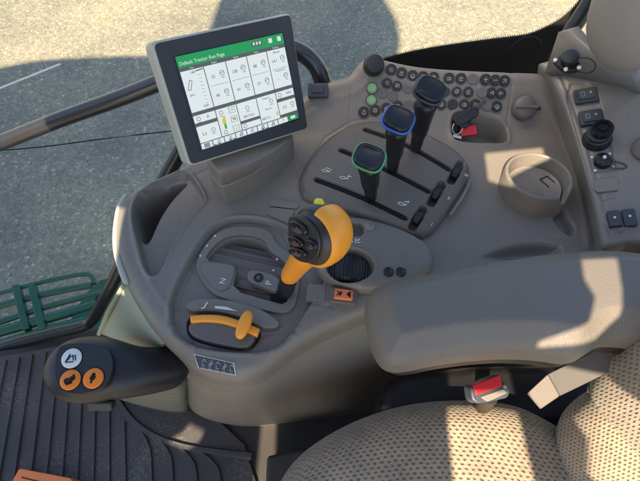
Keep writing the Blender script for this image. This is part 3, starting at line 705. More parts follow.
# sticker on the front face
from mathutils.bvhtree import BVHTree
_bm = bmesh.new(); _bm.from_mesh(body.data); _bm.transform(Matrix.Translation(Vector(ORG[con]))); BODY = BVHTree.FromBMesh(_bm); _bm.free()
def onbody(px, py):
    r_ = Vector(ray(px, py)).normalized(); h_ = BODY.ray_cast(Vector(CO), r_); return (np.array(h_[0]), np.array(h_[1])) if h_[0] else (S(px, py), np.array([0, 0, 1.]))
hp_ = [onbody(*p)[0] for p in ((196, 355), (232, 363), (233, 373), (200, 366))]
a = np.cross(hp_[1] - hp_[3], hp_[0] - hp_[2]); a = a if a[2] > 0 else -a; so_ = np.mean(hp_, 0) + a / np.linalg.norm(a) * .001
fs = Fr(so_, a, (1, -0.16, 0))
q = [fs.at(x, y) for x, y in ((194, 354), (234, 363), (236, 375.5), (198.5, 368))]
st = prism('info_label', q, fs, -0.010, 0.0008, 'white', con, 0)
cq = np.mean(q, 0); q2 = [cq + (np.array(p) - cq) * [0.955, 0.90] for p in q]
prism('label_field', q2, fs, 0.0, 0.0014, 'slate', st, 0)
ln = []
for i in range(5):
    t = (i + .7) / 5.4; x = q[3][0] * (1 - t) + q[2][0] * t; yb = q[3][1] * (1 - t) + q[2][1] * t; h = 0.016; w = .0028
    if i % 2 == 0: ln += [[(x - w, yb + h * .62), (x, yb + h * .85), (x + w, yb + h * .62)], [(x - w * .6, yb + h * .5), (x - w * .6, yb + h * .3), (x + w * .8, yb + h * .3)]]
    else: ln += [[(x, yb + h * .2), (x, yb + h * .85)], [(x - w, yb + h * .55), (x + w, yb + h * .55)], [(x - w, yb + h * .3), (x + w, yb + h * .75)]]
    ln += [[(x - w, yb + h * .12), (x + w, yb + h * .12)]]
strokes('label_print', ln, fs, 0.0009, 'greyp', st, .0016)

# right pod: speed wheel, rocker, small buttons -------------------------------
def pod():
    z = 0.020
    px = [(338, 218), (352, 216), (368, 218), (397, 226), (421, 238), (432, 247), (435, 262), (425, 275), (398, 284), (372, 290), (345, 286), (322, 276), (315, 262), (318, 240)]
    pl = chaikin(pz(px, z * .8), 2); wc = W(350, 265, z)[:2]
    hl = chaikin(pz(hole_px, z), 1)
    def h(X, Y):
        H = z + 0 * X - 0.05 * (Y - wc[1]) ** 2
        e = np.hypot((X - wc[0]) / 0.034, (Y - wc[1]) / 0.027) - 1
        H -= 0.020 * sstep(-e / 0.20 + .3); H += 0.0020 * np.exp(-((e - .10) / .07) ** 2)
        d, _ = sdf(hl, X, Y); H -= 0.018 * sstep(-d / .003 + .2)
        return H
    p = relief('wheel_pod', pl, h, 0.0016, 'con', con, skirt=0.03, fillet=0.010)
    f = Fr((wc[0], wc[1], -0.017), (.12, 1, 0), (1, 0, 0))
    n = 160; R = []
    for s, r in ((-.0225, .010), (-.0215, .0290), (-.018, .0325), (-.010, .0345), (0, .0350), (.010, .0345), (.018, .0325), (.0215, .0290), (.0225, .010)):
        R.append(np.array([f.p((r + (0.0018 if k % 4 < 2 else 0) * (r > .02)) * math.cos(2 * math.pi * k / n), (r + (0.0018 if k % 4 < 2 else 0) * (r > .02)) * math.sin(2 * math.pi * k / n), s) for k in range(n)]))
    w = autosmooth(loft('speed_wheel', R, 'soft', p), 30)
    hs = prism('hole_lining', hl, ZF, -0.004, 0.0015, 'hole', p)
    revolve('grey_cap', [(.0085, -.002), (.0085, .001), (.007, .0022), (0, .0026)], Fr(W(370, 226, z), (0, 0, 1)), 'trim', p, 28)
    a = Fr(W(355, 241.5, z), (0, 0, 1)); strokes('marking', [[(-.010, -.001), (-.003, -.001)], [(.001, -.003), (.001, .003), (.005, .001), (.007, .004)], [(.003, -.003), (.008, -.002)]], a, .0012, 'white', p, .001)
    for (x, y) in ((388.6, 272), (401, 272)):
        b = place('pod_button', btn_dark, Fr(W(x, y, z - .001), (0, 0, 1)), p) if False else revolve('pod_button', [(.0075, -.002), (.0075, .0012), (.006, .0022), (0, .002)], Fr(W(x, y, z + .0005), (0, 0, 1)), 'gloss', p, 24)
    return p
pod()
f = Fr(W(343.5, 296, 0.004), (0, -.02, 1), (1, -.12, 0))
sw = prism('rocker_surround', rrect(0.038, 0.024, 0.004), f, -0.01, 0.003, 'con2', con, 0.0015)
prism('direction_rocker', rrect(0.0265, 0.0155, 0.002), f, 0.0, 0.0075, 'orange2', sw, 0.002, label='orange rocker with two black arrows')
strokes('rocker_print', [[(-.009, .003), (-.006, 0), (-.009, -.003)], [(-.006, 0), (-.003, .001), (-.005, -.003), (-.004, .003)], [(.009, .004), (.005, 0), (.009, -.004), (.009, .004)], [(.007, .001), (.008, -.001)]], Fr(f.p(0, 0, .0075), f.n, f.u), .0016, 'hole', sw, .0001)
f = Fr(W(316, 293, 0.0), (0, 0, 1), (1, -.12, 0)); 
prism('blank_switch', rrect(0.027, 0.027, 0.003), f, -0.01, 0.0012, 'con', con, 0.0006)

# cup holder ------------------------------------------------------------------
def cup():
    cz = 0.026; c = W(536, 181, cz); n = np.array([0.0, 0.10, 1]); f = Fr(c, n, (1, 0, 0)); R0 = 0.0460
    R = []; N = 64
    prof = [(R0 + .0065, -.060), (R0 + .0065, .010), (R0 + .0058, .0135), (R0 + .0035, .0155), (R0 + .0012, .0150), (R0, .0125), (R0 - .002, -.015), (R0 - .004, -.008), (R0 - .009, -.0125), (0.0001, -.0125)]
    for r, h in prof:
        rg = []
        for k in range(N):
            a = 2 * math.pi * k / N
            # the wall is high in front-left and dips at the finger slot on the lower right
            dip = math.exp(-((math.atan2(math.sin(a + 0.95), math.cos(a + 0.95))) / 0.20) ** 2)
            hh = h - (0.022 * dip if h > -0.001 else 0)
            rr = r + (0.004 * dip if r > .03 else 0)
            rg.append(f.p(rr * math.cos(a), rr * math.sin(a), hh))
        R.append(np.array(rg))
    o = loft('cup_holder', R, 'con', con, cap=(False, True)); autosmooth(o, 55)
    g_ = Fr(hit(547, 181, f.p(0, 0, -.0122), f.n), f.n, (0.87, 0.5, 0)); strokes('cup_marking', [[(-.008, -.012), (-.008, .008), (.008, .008), (.008, -.012)]], g_, .0016, 'hole', o)
cup()

# ================================================================== SIDE TRIM (socket column)
A_ = W(603, 246, 0.035); B_ = S(548, 70) + np.array([0, 0, 0.012]); n_ = np.cross(np.array([0.10, 0.0, 0.035]), B_ - A_); n_ /= np.linalg.norm(n_)
if n_[2] < 0: n_ = -n_
FT = Fr(A_, n_, (1, 0, 0.35))
tr = thing('socket_column', 'grey side trim with a row of power sockets and switches, right of the console', 'trim panel', A_)
at = lambda L, c=0.0: [FT.at(a, b, c) for a, b in L]
tp = chaikin(at([(536, 62), (545, 60), (560, 56), (585, 52), (630, 50), (700, 60), (760, 200), (730, 262), (640, 240), (606, 248), (601, 243), (596, 215), (588, 180), (575, 135), (560, 95), (551, 75)]), 2)
strip = chaikin(at([(562, 85), (594, 80), (610, 140), (623, 196), (596, 202), (580, 145)]), 1)
swb = chaikin(at([(599, 212), (628, 202), (641, 222), (613, 236)]), 1)
oval = at([(621, 116), (626, 140)])
def th(X, Y):
    H = 0 * X
    d, _ = sdf(strip, X, Y); H -= 0.003 * sstep(-d / .0025 + .4)
    d, _ = sdf(swb, X, Y); H += 0.003 * sstep(-d / .004 + .4)
    d = np.abs(sdl(oval, X, Y) - 0.008); H -= .0009 * np.exp(-(d / .001) ** 2)
    r, _ = sdf(tp, X, Y); H -= .0016 * np.exp(-((r + .014) / .0025) ** 2)
    return H
relief('trim_body', tp, th, 0.0018, 'trim', tr, skirt=0.10, fr=FT, fillet=0.009)
def FTf(px, py, c=0.0):
    a, b = FT.at(px, py); e = FT.at(px + 3, py + 14); d = FT.v * (b - e[1]) + FT.u * (a - e[0]); u = np.cross(d, FT.n)   # rows follow the column's slant
    return Fr(FT.p(a, b, c), FT.n, u)
for k, (x, y) in enumerate(((586, 96), (591, 118))):
    f = FTf(x, y, -.003); s = prism('power_socket', rrect(0.034, 0.027, 0.003), f, -0.002, 0.007, 'slate', tr, 0.0015)
    prism('socket_lid', rrect(0.026, 0.019, 0.003), Fr(f.p(0, 0, .007), f.n, f.u), -0.001, 0.0025, 'slate', s, 0.001)
    strokes('socket_print', [[(-.008, -.004), (-.008, .004), (-.003, .004), (-.003, -.004), (-.008, -.004)]], Fr(f.p(0, 0, .0095), f.n, f.u), .0008, 'greyp', s, .0001)
    revolve('socket_pin', [(.0020, 0), (.0018, .002), (0, .0022)], Fr(f.p(.006, .001, .009), f.n), 'greyp', s, 12)
f = FTf(597, 139, -.003); s = revolve('round_socket', [(.021, -.001), (.021, .004), (.0185, .007), (.0185, .013), (.0165, .015), (.0165, .020), (.0150, .021), (0, .021)], f, 'black', tr, 40)
g_ = Fr(f.p(.004, .002, .020), f.n, f.u); revolve('socket_cap', [(.0155, 0), (.0155, .009), (.0145, .011), (.010, .011), (.0095, .008), (.0065, .008), (.006, .012), (0, .0125)], g_, 'gloss', s, 36)
f = FTf(602.5, 162, -.003); s = prism('small_socket', rrect(0.030, 0.030, 0.004), f, -.001, 0.002, 'trim', tr, .0008)
revolve('socket_cap', [(.0125, 0), (.0125, .008), (.0105, .011), (.006, .0125), (0, .013)], Fr(f.p(0, 0, .002), f.n, f.u), 'gloss', s, 32)
revolve('cap_tip', [(.0028, 0), (.0024, .003), (0, .0036)], Fr(f.p(.001, .001, .014), f.n), 'white', s, 16)
for a, b in ((-.013, .011), (.012, .013), (-.012, -.013), (.013, -.011)): revolve('screw', [(.0022, 0), (.002, .0014), (0, .0018)], Fr(f.p(a, b, .002), f.n), 'white', s, 12)
sweep('cap_tether', spline([f.p(.010, -.002, .008), f.p(.022, -.006, .006), f.p(.030, -.012, .0045), (f.p(.024, -.016, .0045)), f.p(.008, -.012, .005)], 6), .0010, 'slate', s, 8)
prism('blank_switch', rrect(0.034, 0.023, 0.004), FTf(607.5, 184.5, -.003), -.001, 0.0035, 'trim', tr, .0025)
for a in (-.0095, .0095):
    f = FTf(621, 220, .003); s = prism('rocker_switch', rrect(0.0165, 0.026, 0.002), Fr(f.p(a, 0, 0), f.n + f.v * (0.12 if a < 0 else -.05), f.u), -.004, 0.006, 'slate', tr, 0.0015)
    revolve('switch_print', [(.0018, 0), (.0018, .0003), (0, .0003)], Fr(f.p(a, 0.001, .0066), f.n), 'white', s, 12)
# dark round grommet at the right edge
a, b = FT.at(648, 150); revolve('round_cover', [(.022, -.002), (.022, .006), (.018, .010), (0, .011)], Fr(FT.p(a, b, 0), FT.n), 'con2', tr, 36)
# black connector plate with tethered cap
f = Fr(FT.p(*FT.at(566, 65, .050), .050), FT.n, FT.u)
cn = thing('connector', 'black screwed connector with a tethered round cap on the corner of the side trim', 'connector', f.o)
q = [f.at(a, b) for a, b in ((552, 60), (566, 56), (580, 62), (580, 71), (566, 73), (556, 66))]
prism('flange', chaikin(q, 1), f, -.004, .004, 'black', cn, .0012)
for (x, y) in ((555, 62), (565.5, 71), (578.5, 69.5), (572, 57)):
    a, b = f.at(x, y); revolve('screw', [(.0032, .003), (.003, .006), (0, .0068)], Fr(f.p(a, b, 0), f.n), 'white', cn, 14)
a, b = f.at(569, 63); g_ = Fr(f.p(a, b, .004), f.n); revolve('round_cap', [(.012, 0), (.012, .006), (.0135, .007), (.0135, .012), (.0115, .0135), (0, .0135)], g_, 'black', cn, 30)
tl = [(576, 58), (588, 58), (595, 63), (594, 70), (586, 73), (578, 71)]
sweep('cap_tether', spline([f.p(*f.at(x, y, .006), .006) for x, y in tl], 6), .0011, 'black', cn, 8)

# ================================================================== PILLAR AND WINDOW PARTS
def column():
    c = WY(632, 30, 0.60); z0 = WY(618, 64, 0.60)[2]; R = []
    for t, s in ((0, .25), (.012, .55), (.03, .78), (.06, .93), (.10, 1.0), (.3, 1.03), (.9, 1.05)):
        zz = z0 + t
        R.append(ring((c[0] + 0.012, 0.60 + 0.10 * t, zz), (0.97, .22, 0), (-.22, .97, 0), .078 * s, .06 * s, 2.8, 48))
    o = loft('pillar_cover', R, 'cream', None, sub=1)
    tag(o, 'smooth pale beige rounded pillar cover in the upper right corner', 'pillar cover')
    M['pil'] = plastic('pillar_plastic', (0.27, 0.25, 0.22), .5, .2, .05, 700, wear=.1); o.data.materials[0] = M['pil']
    # lower gusset joining trim and pillar
column()
def gusset():
    p = [S(548, 68, .012), WY(566, 30, .72), WY(578, 26, .70), WY(600, 50, .66), WY(640, 62, .60), FT.p(*FT.at(650, 84), -.012), FT.p(*FT.at(560, 66), -.010)]
    p = [np.array(a) for a in p]; c = np.mean(p, 0); V = p + [c]; Fc = [[i, (i + 1) % len(p), len(p)] for i in range(len(p))]
    o = obj('pillar_gusset', V, Fc, 'trim', None); so2 = o.modifiers.new('s', 'SOLIDIFY'); so2.thickness = .02; so2.offset = -1
    tag(o, 'grey angled panel joining the side trim to the pale pillar', 'trim panel')
gusset()
post = sweep('window_post', spline([WY(553, 62, .74), WY(568, 36, .75), WY(586, 8, .77), WY(606, -24, .79)], 5), 0.014, 'frame', None, 16)
tag(post, 'dark slanted window post beside the pale pillar cover', 'window post')

# side window: glass with black printed border
def window():
    y0 = 0.80
    t = thing('side_window', 'clear side window with a black dotted printed border above the console', 'window', (0.1, y0, 0))
    edge = [(384, 60), (398, 56), (420, 51), (450, 46), (490, 40.5), (515, 37.5), (530, 35), (545, 29), (560, 21), (575, 8), (590, -12)]
    E2 = spline(edge, 4)
    E = [WY(a, b, y0) for a, b in E2]
    V = []; Fc = []
    for p in E:
        lo = 0.09 if p[0] > 0.13 else 0.04
        V += [p, np.array([p[0], p[1], p[2] - max(lo, .035 + .8 * max(0, p[0] - .1) * .5)]), p + [0, .005, 0], np.array([p[0], p[1] + .005, p[2] - lo])]
    for i in range(len(E) - 1):
        a = 4 * i; Fc += [[a, a+1, a+5, a+4], [a+2, a+6, a+7, a+3], [a, a+4, a+6, a+2], [a+1, a+3, a+7, a+5]]
    obj('printed_border', V, Fc, 'hole', t, smooth=False)
    # dots along the border's edge
    V = []; Fc = []; L = 0; nxt = 0
    for a, b in zip(E[:-1], E[1:]):
        seg = np.linalg.norm(b - a); s = nxt - L
        while s < seg:
            p = a + (b - a) * s / seg; nn = np.array([-(b - a)[2], 0, (b - a)[0]]) / seg
            if nn[2] < 0: nn = -nn
            for row, r, sh in ((.0022, .0014, 0), (.0052, .0008, .5)):
                q = p + nn * row + (b - a) / seg * sh * .0042; k = len(V)
                V += [q + np.array([r * math.cos(t_), 0.0, r * math.sin(t_)]) for t_ in np.linspace(0, 2 * math.pi, 7)[:-1]] + [q + np.array([r * math.cos(t_), 0.002, r * math.sin(t_)]) for t_ in np.linspace(0, 2 * math.pi, 7)[:-1]]
                Fc += [[k+5-i for i in range(6)]] + [[k+i, k+(i+1) % 6, k+6+(i+1) % 6, k+6+i] for i in range(6)]
            s += .0042; nxt += .0042
        L += seg
    obj('border_dots', V, Fc, 'hole', t, smooth=False)
    gy = y0 + .008
    rows = [(.47, -.62), (gy, -.02), (gy + .03, .75)]; V = []
    for yy, zz in rows: V += [(-1.7, yy, zz), (1.0, yy, zz), (-1.7, yy + .005, zz), (1.0, yy + .005, zz)]
    # the lower pane stops at the console's end, the upper one runs on behind it
    V[1] = (-.36, rows[0][0], rows[0][1]); V[3] = (-.36, rows[0][0] + .005, rows[0][1])
    obj('pane', V, [[4, 5, 9, 8], [6, 10, 11, 7], [0, 1, 5, 4], [2, 6, 7, 3]], 'glass', t, smooth=False)
    # faint round emblem disc on the black border
    f = Fr(WY(525, 50, y0 - .001), (0, -1, 0)); strokes('etched_ring', [[(.03 * math.cos(a), .03 * math.sin(a)) for a in np.linspace(.4, 3.0, 20)]], f, .0012, 'slate', t)
window()

# lower front window frame bar
bar = [WY(-40, 366, .40), WY(0, 348, .43), WY(50, 334, .455), WY(80, 327, .465), WY(92, 320, .475), WY(103, 302, .49), WY(113, 283, .505), WY(150, 206, .60), WY(180, 152, .66), WY(204, 112, .70)]
o = sweep('window_frame', spline(bar, 6), [0.0155] * (6 * 9 + 1), 'frame', None, 16); tag(o, 'black bent window frame tube rising from the floor edge at left', 'window frame')
# grab rail
M['rail'] = plastic('rail_paint', (0.022, 0.023, 0.026), 0.22, 0.05, 0.2, 500, spec=.5)
M['rail'].node_tree.nodes['Principled BSDF'].inputs['Coat Weight'].default_value = 0.3
rl = [WY(-60, 166, .66), WY(0, 143, .68), WY(60, 119.5, .70), WY(120, 98, .71), WY(165, 80, .72), WY(230, 52, .73), WY(275, 46, .73), WY(300, 52, .72), WY(316, 66, .71), WY(323, 84, .70)]
o = sweep('grab_rail', spline(rl, 6), 0.0155, 'rail', None, 20); tag(o, 'thick shiny black grab rail running behind the screen', 'handrail')
# thin cable and thin rod outside the window
o = sweep('thin_cable', spline([WY(-20, 152, .9), WY(40, 147, .9), WY(110, 138, .9), WY(175, 130.5, .9)], 5), 0.0017, 'hole', None, 8); tag(o, 'thin black cable stretched behind the grab rail', 'cable')
o = sweep('thin_rod', [WY(-20, 96, 1.2), WY(20, 80, 1.2), WY(60, 64, 1.2)], 0.0030, 'white', None, 8); tag(o, 'thin pale metal rod outside the window, upper left', 'rod')

# green step guard outside
def guard():
    z = -1.0
    t = thing('green_guard', 'dark green slatted metal guard outside the cab, lower left', 'guard', W(50, 300, z))
    def P(a, b): return W(a, b, z)
    def slat(pts, r, nm='slat'): sweep(nm, spline([P(*p) for p in pts], 5), r, 'dgreen', t, 10, flat=.8)
    slat([(-30, 300), (0, 293), (30, 285), (60, 278), (84, 274), (92, 277), (94, 284)], .010)
    slat([(-30, 318), (0, 306), (50, 293), (92, 285)], .014)
    slat([(-30, 330), (0, 322), (50, 306), (104, 292)], .012)
    slat([(-30, 340), (0, 332), (50, 318), (104, 302)], .020)
    slat([(-30, 352), (0, 345), (50, 330), (104, 316)], .020)
    for xs in ((14, 25), (30, 41)):
        pl = [P(xs[0], 288)[:2], P(xs[0] + 7, 286)[:2], P(xs[1] + 7, 330)[:2], P(xs[1], 332)[:2]]
        prism('cross_plate', pl, ZF, z - .01, z + .022, 'dgreen', t, .004)
    prism('side_plate', chaikin(pz([(92, 282), (125, 275), (125, 330), (60, 340)], z), 1), ZF, z - .03, z + .005, 'dgreen', t, .004)
    revolve('bolt', [(.016, 0), (.016, .01), (0, .012)], Fr(P(101, 300) + np.array([0, 0, .006]), (0, 0, 1)), 'hole', t, 12)
guard()

# ================================================================== MONITOR
def quad(q):
    R = [ray(*p) for p in q]; A = np.array([R[0], -R[1], R[2], -R[3]]).T; d = np.linalg.svd(A)[2][-1]; d = d / d[0]; return [R[i] * d[i] for i in range(4)]
Q = quad([(175, 57), (282, 33), (299, 118), (202, 150)]); wq = np.linalg.norm(Q[1] - Q[0]); sc = 0.170 / wq
Q = [CO + a * sc for a in Q]
u_ = Q[1] - Q[0]; n_m = np.cross(Q[1] - Q[0], Q[0] - Q[3]); n_m /= np.linalg.norm(n_m)
FM = Fr(Q[0], n_m, u_)
if np.dot(FM.n, CO - Q[0]) < 0: FM = Fr(Q[0], -n_m, u_)
print('MON', Q, FM.n, 'w', sc * wq)
mon = thing('touchscreen_monitor', 'silver framed touchscreen display showing a white grid page with a green top bar', 'monitor', FM.p(.09, -.14, -.05))
def mq(L, c=0.0): return [FM.at(a, b, c) for a, b in L]
def rcorn(q, r, n=5):
    q = np.asarray(q); out = []
    for i in range(len(q)):
        a, b, c = q[i - 1], q[i], q[(i + 1) % len(q)]; e1 = (a - b) / np.linalg.norm(a - b); e2 = (c - b) / np.linalg.norm(c - b)
        for t in np.linspace(0, 1, n): p0 = b + e1 * r; p1 = b + e2 * r; out.append((1-t)**2 * p0 + 2*t*(1-t) * b + t*t * p1)
    return np.array(out)
hs = mq([(149.5, 42), (291, 12.5), (309, 129.5), (189, 167.5)])
prism('housing', rcorn(hs, .010), FM, -.030, .0, 'silver', mon, .004)
ch = np.mean(hs, 0); hb = [ch + (np.array(p) - ch) * .955 for p in hs]
prism('rear_shell', rcorn([ch + (np.array(p) - ch) * .72 for p in hs], .010), FM, -.060, -.028, 'black', mon, .006)
hb = mq([(153.5, 44), (290, 14.5), (307.3, 128), (190.8, 164.5)])
prism('bezel', rcorn(hb, .007), FM, -.004, .0016, 'bezel', mon, .0012)
SQ = [np.array(FM.at(*p, .0018)) for p in [(175, 57), (282, 33), (299, 118), (202, 150)]]
prism('screen_glass', [*[np.mean(SQ, 0) + (p - np.mean(SQ, 0)) * 1.03 for p in SQ]], FM, .001, .0020, 'gloss', mon)
def sp(u, v): return (SQ[0] * (1-u) + SQ[1] * u) * (1-v) + (SQ[3] * (1-u) + SQ[2] * u) * v
def rect(name, u0, v0, u1, v1, mat, lay, par, label=None):
    return prism(name, [sp(u0, v0), sp(u1, v0), sp(u1, v1), sp(u0, v1)], FM, .0021, .0021 + lay * .0002, mat, par, 0, label=label)
scr = rect('screen', 0, 0, 1, 1, 'scr_dark', 1, mon)
rect('header_bar', 0, 0, 1, .115, 'scr_head', 2, scr)
def stext(s, u, v, h, mat, al='CENTER', lay=3):
    a = sp(u, v); b = sp(u + .02, v); uu = FM.u * (b - a)[0] + FM.v * (b - a)[1]
    return text(s, Fr(FM.p(a[0], a[1], .0021 + lay * .0002 + .0002), FM.n, uu), h * .130, mat, scr, 'screen_text', .0001, align=al)
stext('Default Tractor Run Page', .015, .078, .050, 'scr_lit', 'LEFT')
rect('status_pill', .68, .02, .78, .075, 'scr_dark', 3, scr); 
for u in (.70, .73, .76): rect('status_icon', u - .008, .03, u + .008, .062, 'scr_lit', 4, scr)
for u in (.865, .955): rect('header_icon', u - .018, .025, u + .018, .075, 'scr_lit', 3, scr)
cols = [0, .205, .405, .605, .805, 1.0]
def tile(u0, v0, u1, v1): rect('screen_tile', u0 + .004, v0, u1 - .004, v1, 'scr', 2, scr)
R1 = (.155, .585)
for i in range(5): tile(cols[i], *[R1[0]], cols[i+1], R1[1]); stext(['Trip', 'Engine', 'Speed', 'Temp', 'Machine'][i], (cols[i] + cols[i+1]) / 2, .136, .024, 'scr_lit', lay=2)
tile(cols[0], .625, cols[1], .705); tile(cols[0], .745, cols[1], .925)
tile(cols[1], .625, cols[2], .925)
tile(cols[2], .625, cols[3], .825); tile(cols[2], .860, cols[3], .925)
tile(cols[3], .625, cols[4], .925)
tile(cols[4], .625, cols[5], .705); tile(cols[4], .745, cols[5], .895)
def ln_(u0, v0, u1, v1, w=.0012, mat='scr_txt', lay=3): 
    a, b = sp(u0, v0), sp(u1, v1); strokes('screen_line', [[a, b]], FM, w, mat, scr, .0021 + lay * .0002, .0001)
for i, (s1, s2) in enumerate((('33', '40'), ('128', '41'), ('88', '77'), ('14.1', '...'))):
    u = cols[i+1]
    stext(s1, u + .06, .28, .045, 'scr_txt'); stext(s2, u + .06, .48, .045, 'scr_txt'); ln_(u + .02, .37, u + .18, .37, .0004)
    for v in (.26, .46):
        c_ = sp(u + .145, v); strokes('screen_icon', [[(c_[0] + .0035 * math.cos(a), c_[1] + .0035 * math.sin(a)) for a in np.linspace(0, 6.28, 9)], [c_ + [-.002, -.006], c_ + [.003, -.006]], [c_ + [-.003, 0], c_ + [.003, .001]]], FM, .0006, 'scr_txt', scr, .0027, .0001)
stext('Battery', .90, .185, .03, 'scr_txt'); stext('Coolant B', .90, .39, .03, 'scr_txt')
stext('148', .10, .185, .035, 'scr_txt'); stext('0.00', .14, .55, .035, 'scr_txt'); ln_(.13, .178, .195, .170, .0012)
for v in np.linspace(.22, .52, 9): ln_(.145, v, .165, v, .0004)
c_ = sp(.05, .30); strokes('screen_icon', [[c_ + [-.004, -.006], c_ + [.002, .006], c_ + [.005, .004], c_ + [0, -.007], c_ + [-.004, -.006]]], FM, .0007, 'scr_txt', scr, .0027, .0001); stext('87%', .05, .41, .03, 'scr_txt')
stext('5.5', .06, .84, .045, 'scr_txt'); stext('A', .13, .665, .045, 'scr_txt'); stext('0000', .94, .665, .035, 'scr_txt'); stext('5.5', .87, .82, .045, 'scr_txt'); stext('0017.0 h', .50, .79, .04, 'scr_txt'); stext('0017.4', .66, .88, .04, 'scr_txt'); stext('Service', .70, .78, .03, 'scr_txt'); stext('Distance', .70, .655, .028, 'scr_txt')
for (u, v) in ((.045, .665), (.145, .82), (.50, .70), (.25, .67), (.25, .89), (.745, .70), (.955, .80), (.845, .665), (.44, .89)):
    c_ = sp(u, v); strokes('screen_icon', [[(c_[0] + .0028 * math.cos(a), c_[1] + .0028 * math.sin(a)) for a in np.linspace(0, 6.28, 8)], [c_ + [-.003, -.005], c_ + [.003, -.005]]], FM, .0006, 'scr_txt', scr, .0027, .0001)
rect('fuel_gauge', .245, .74, .262, .80, 'scr_yel', 3, scr); rect('fuel_gauge', .252, .80, .270, .855, 'scr_head', 3, scr); rect('fuel_gauge', .258, .705, .275, .80, 'scr_yel', 4, scr)
rect('fuel_gauge', .775, .84, .79, .89, 'scr_yel', 3, scr)
for v, m_ in ((.67, 'scr_lit'), (.775, 'scr_blue'), (.88, 'scr_lit')):
    rect('screen_key', .325, v - .035, .385, v + .035, 'scr_txt', 3, scr); rect('screen_key', .328, v - .032, .382, v + .032, 'scr_lit', 4, scr); stext({.67: '+', .775: '90', .88: '-'}[v], .355, v, .045, 'scr_txt', lay=5)
for i in range(9):
    u0 = i / 9 * .99; rect('screen_key', u0 + .004, .935, u0 + .105, .995, 'scr_head' if i == 8 else 'scr', 2, scr)
    if i == 0:
        for k in range(4): ln_(u0 + .03, .947 + k * .012, u0 + .08, .947 + k * .012, .0010)
    elif i == 7: stext('?', u0 + .055, .965, .06, 'scr_txt')
    elif i == 8: rect('screen_icon', u0 + .03, .945, u0 + .08, .978, 'scr_lit', 3, scr)
    else:
        c_ = sp(u0 + .055, .965); mm = 'scr_blue' if i in (1, 2, 4) else 'scr_txt'
        strokes('screen_icon', [[c_ + [-.003, -.002], c_ + [0, .003], c_ + [.003, -.002], c_ + [-.003, -.002]], [c_ + [-.001, -.001], c_ + [.004, .003]]], FM, .0007, mm, scr, .0027, .0001)
for u in (.115, .155, .265, .300, .595, .63): rect('bar_notch', u, .985, u + .022, 1.003, 'scr_dark', 4, scr)
tb = hit(230, 33, FM.o + FM.n * .002, FM.n)
text('JOHN DEERE', Fr(tb, FM.n, FM.u), .0085, 'slate', mon, 'bezel_lettering', .0003)
# short arm between housing and pedestal
sweep('mount_arm', [FM.p(.10, -.11, -.05), FM.p(.10, -.14, -.075), np.array([-.09, .53, .06])], .016, 'black', mon, 20)

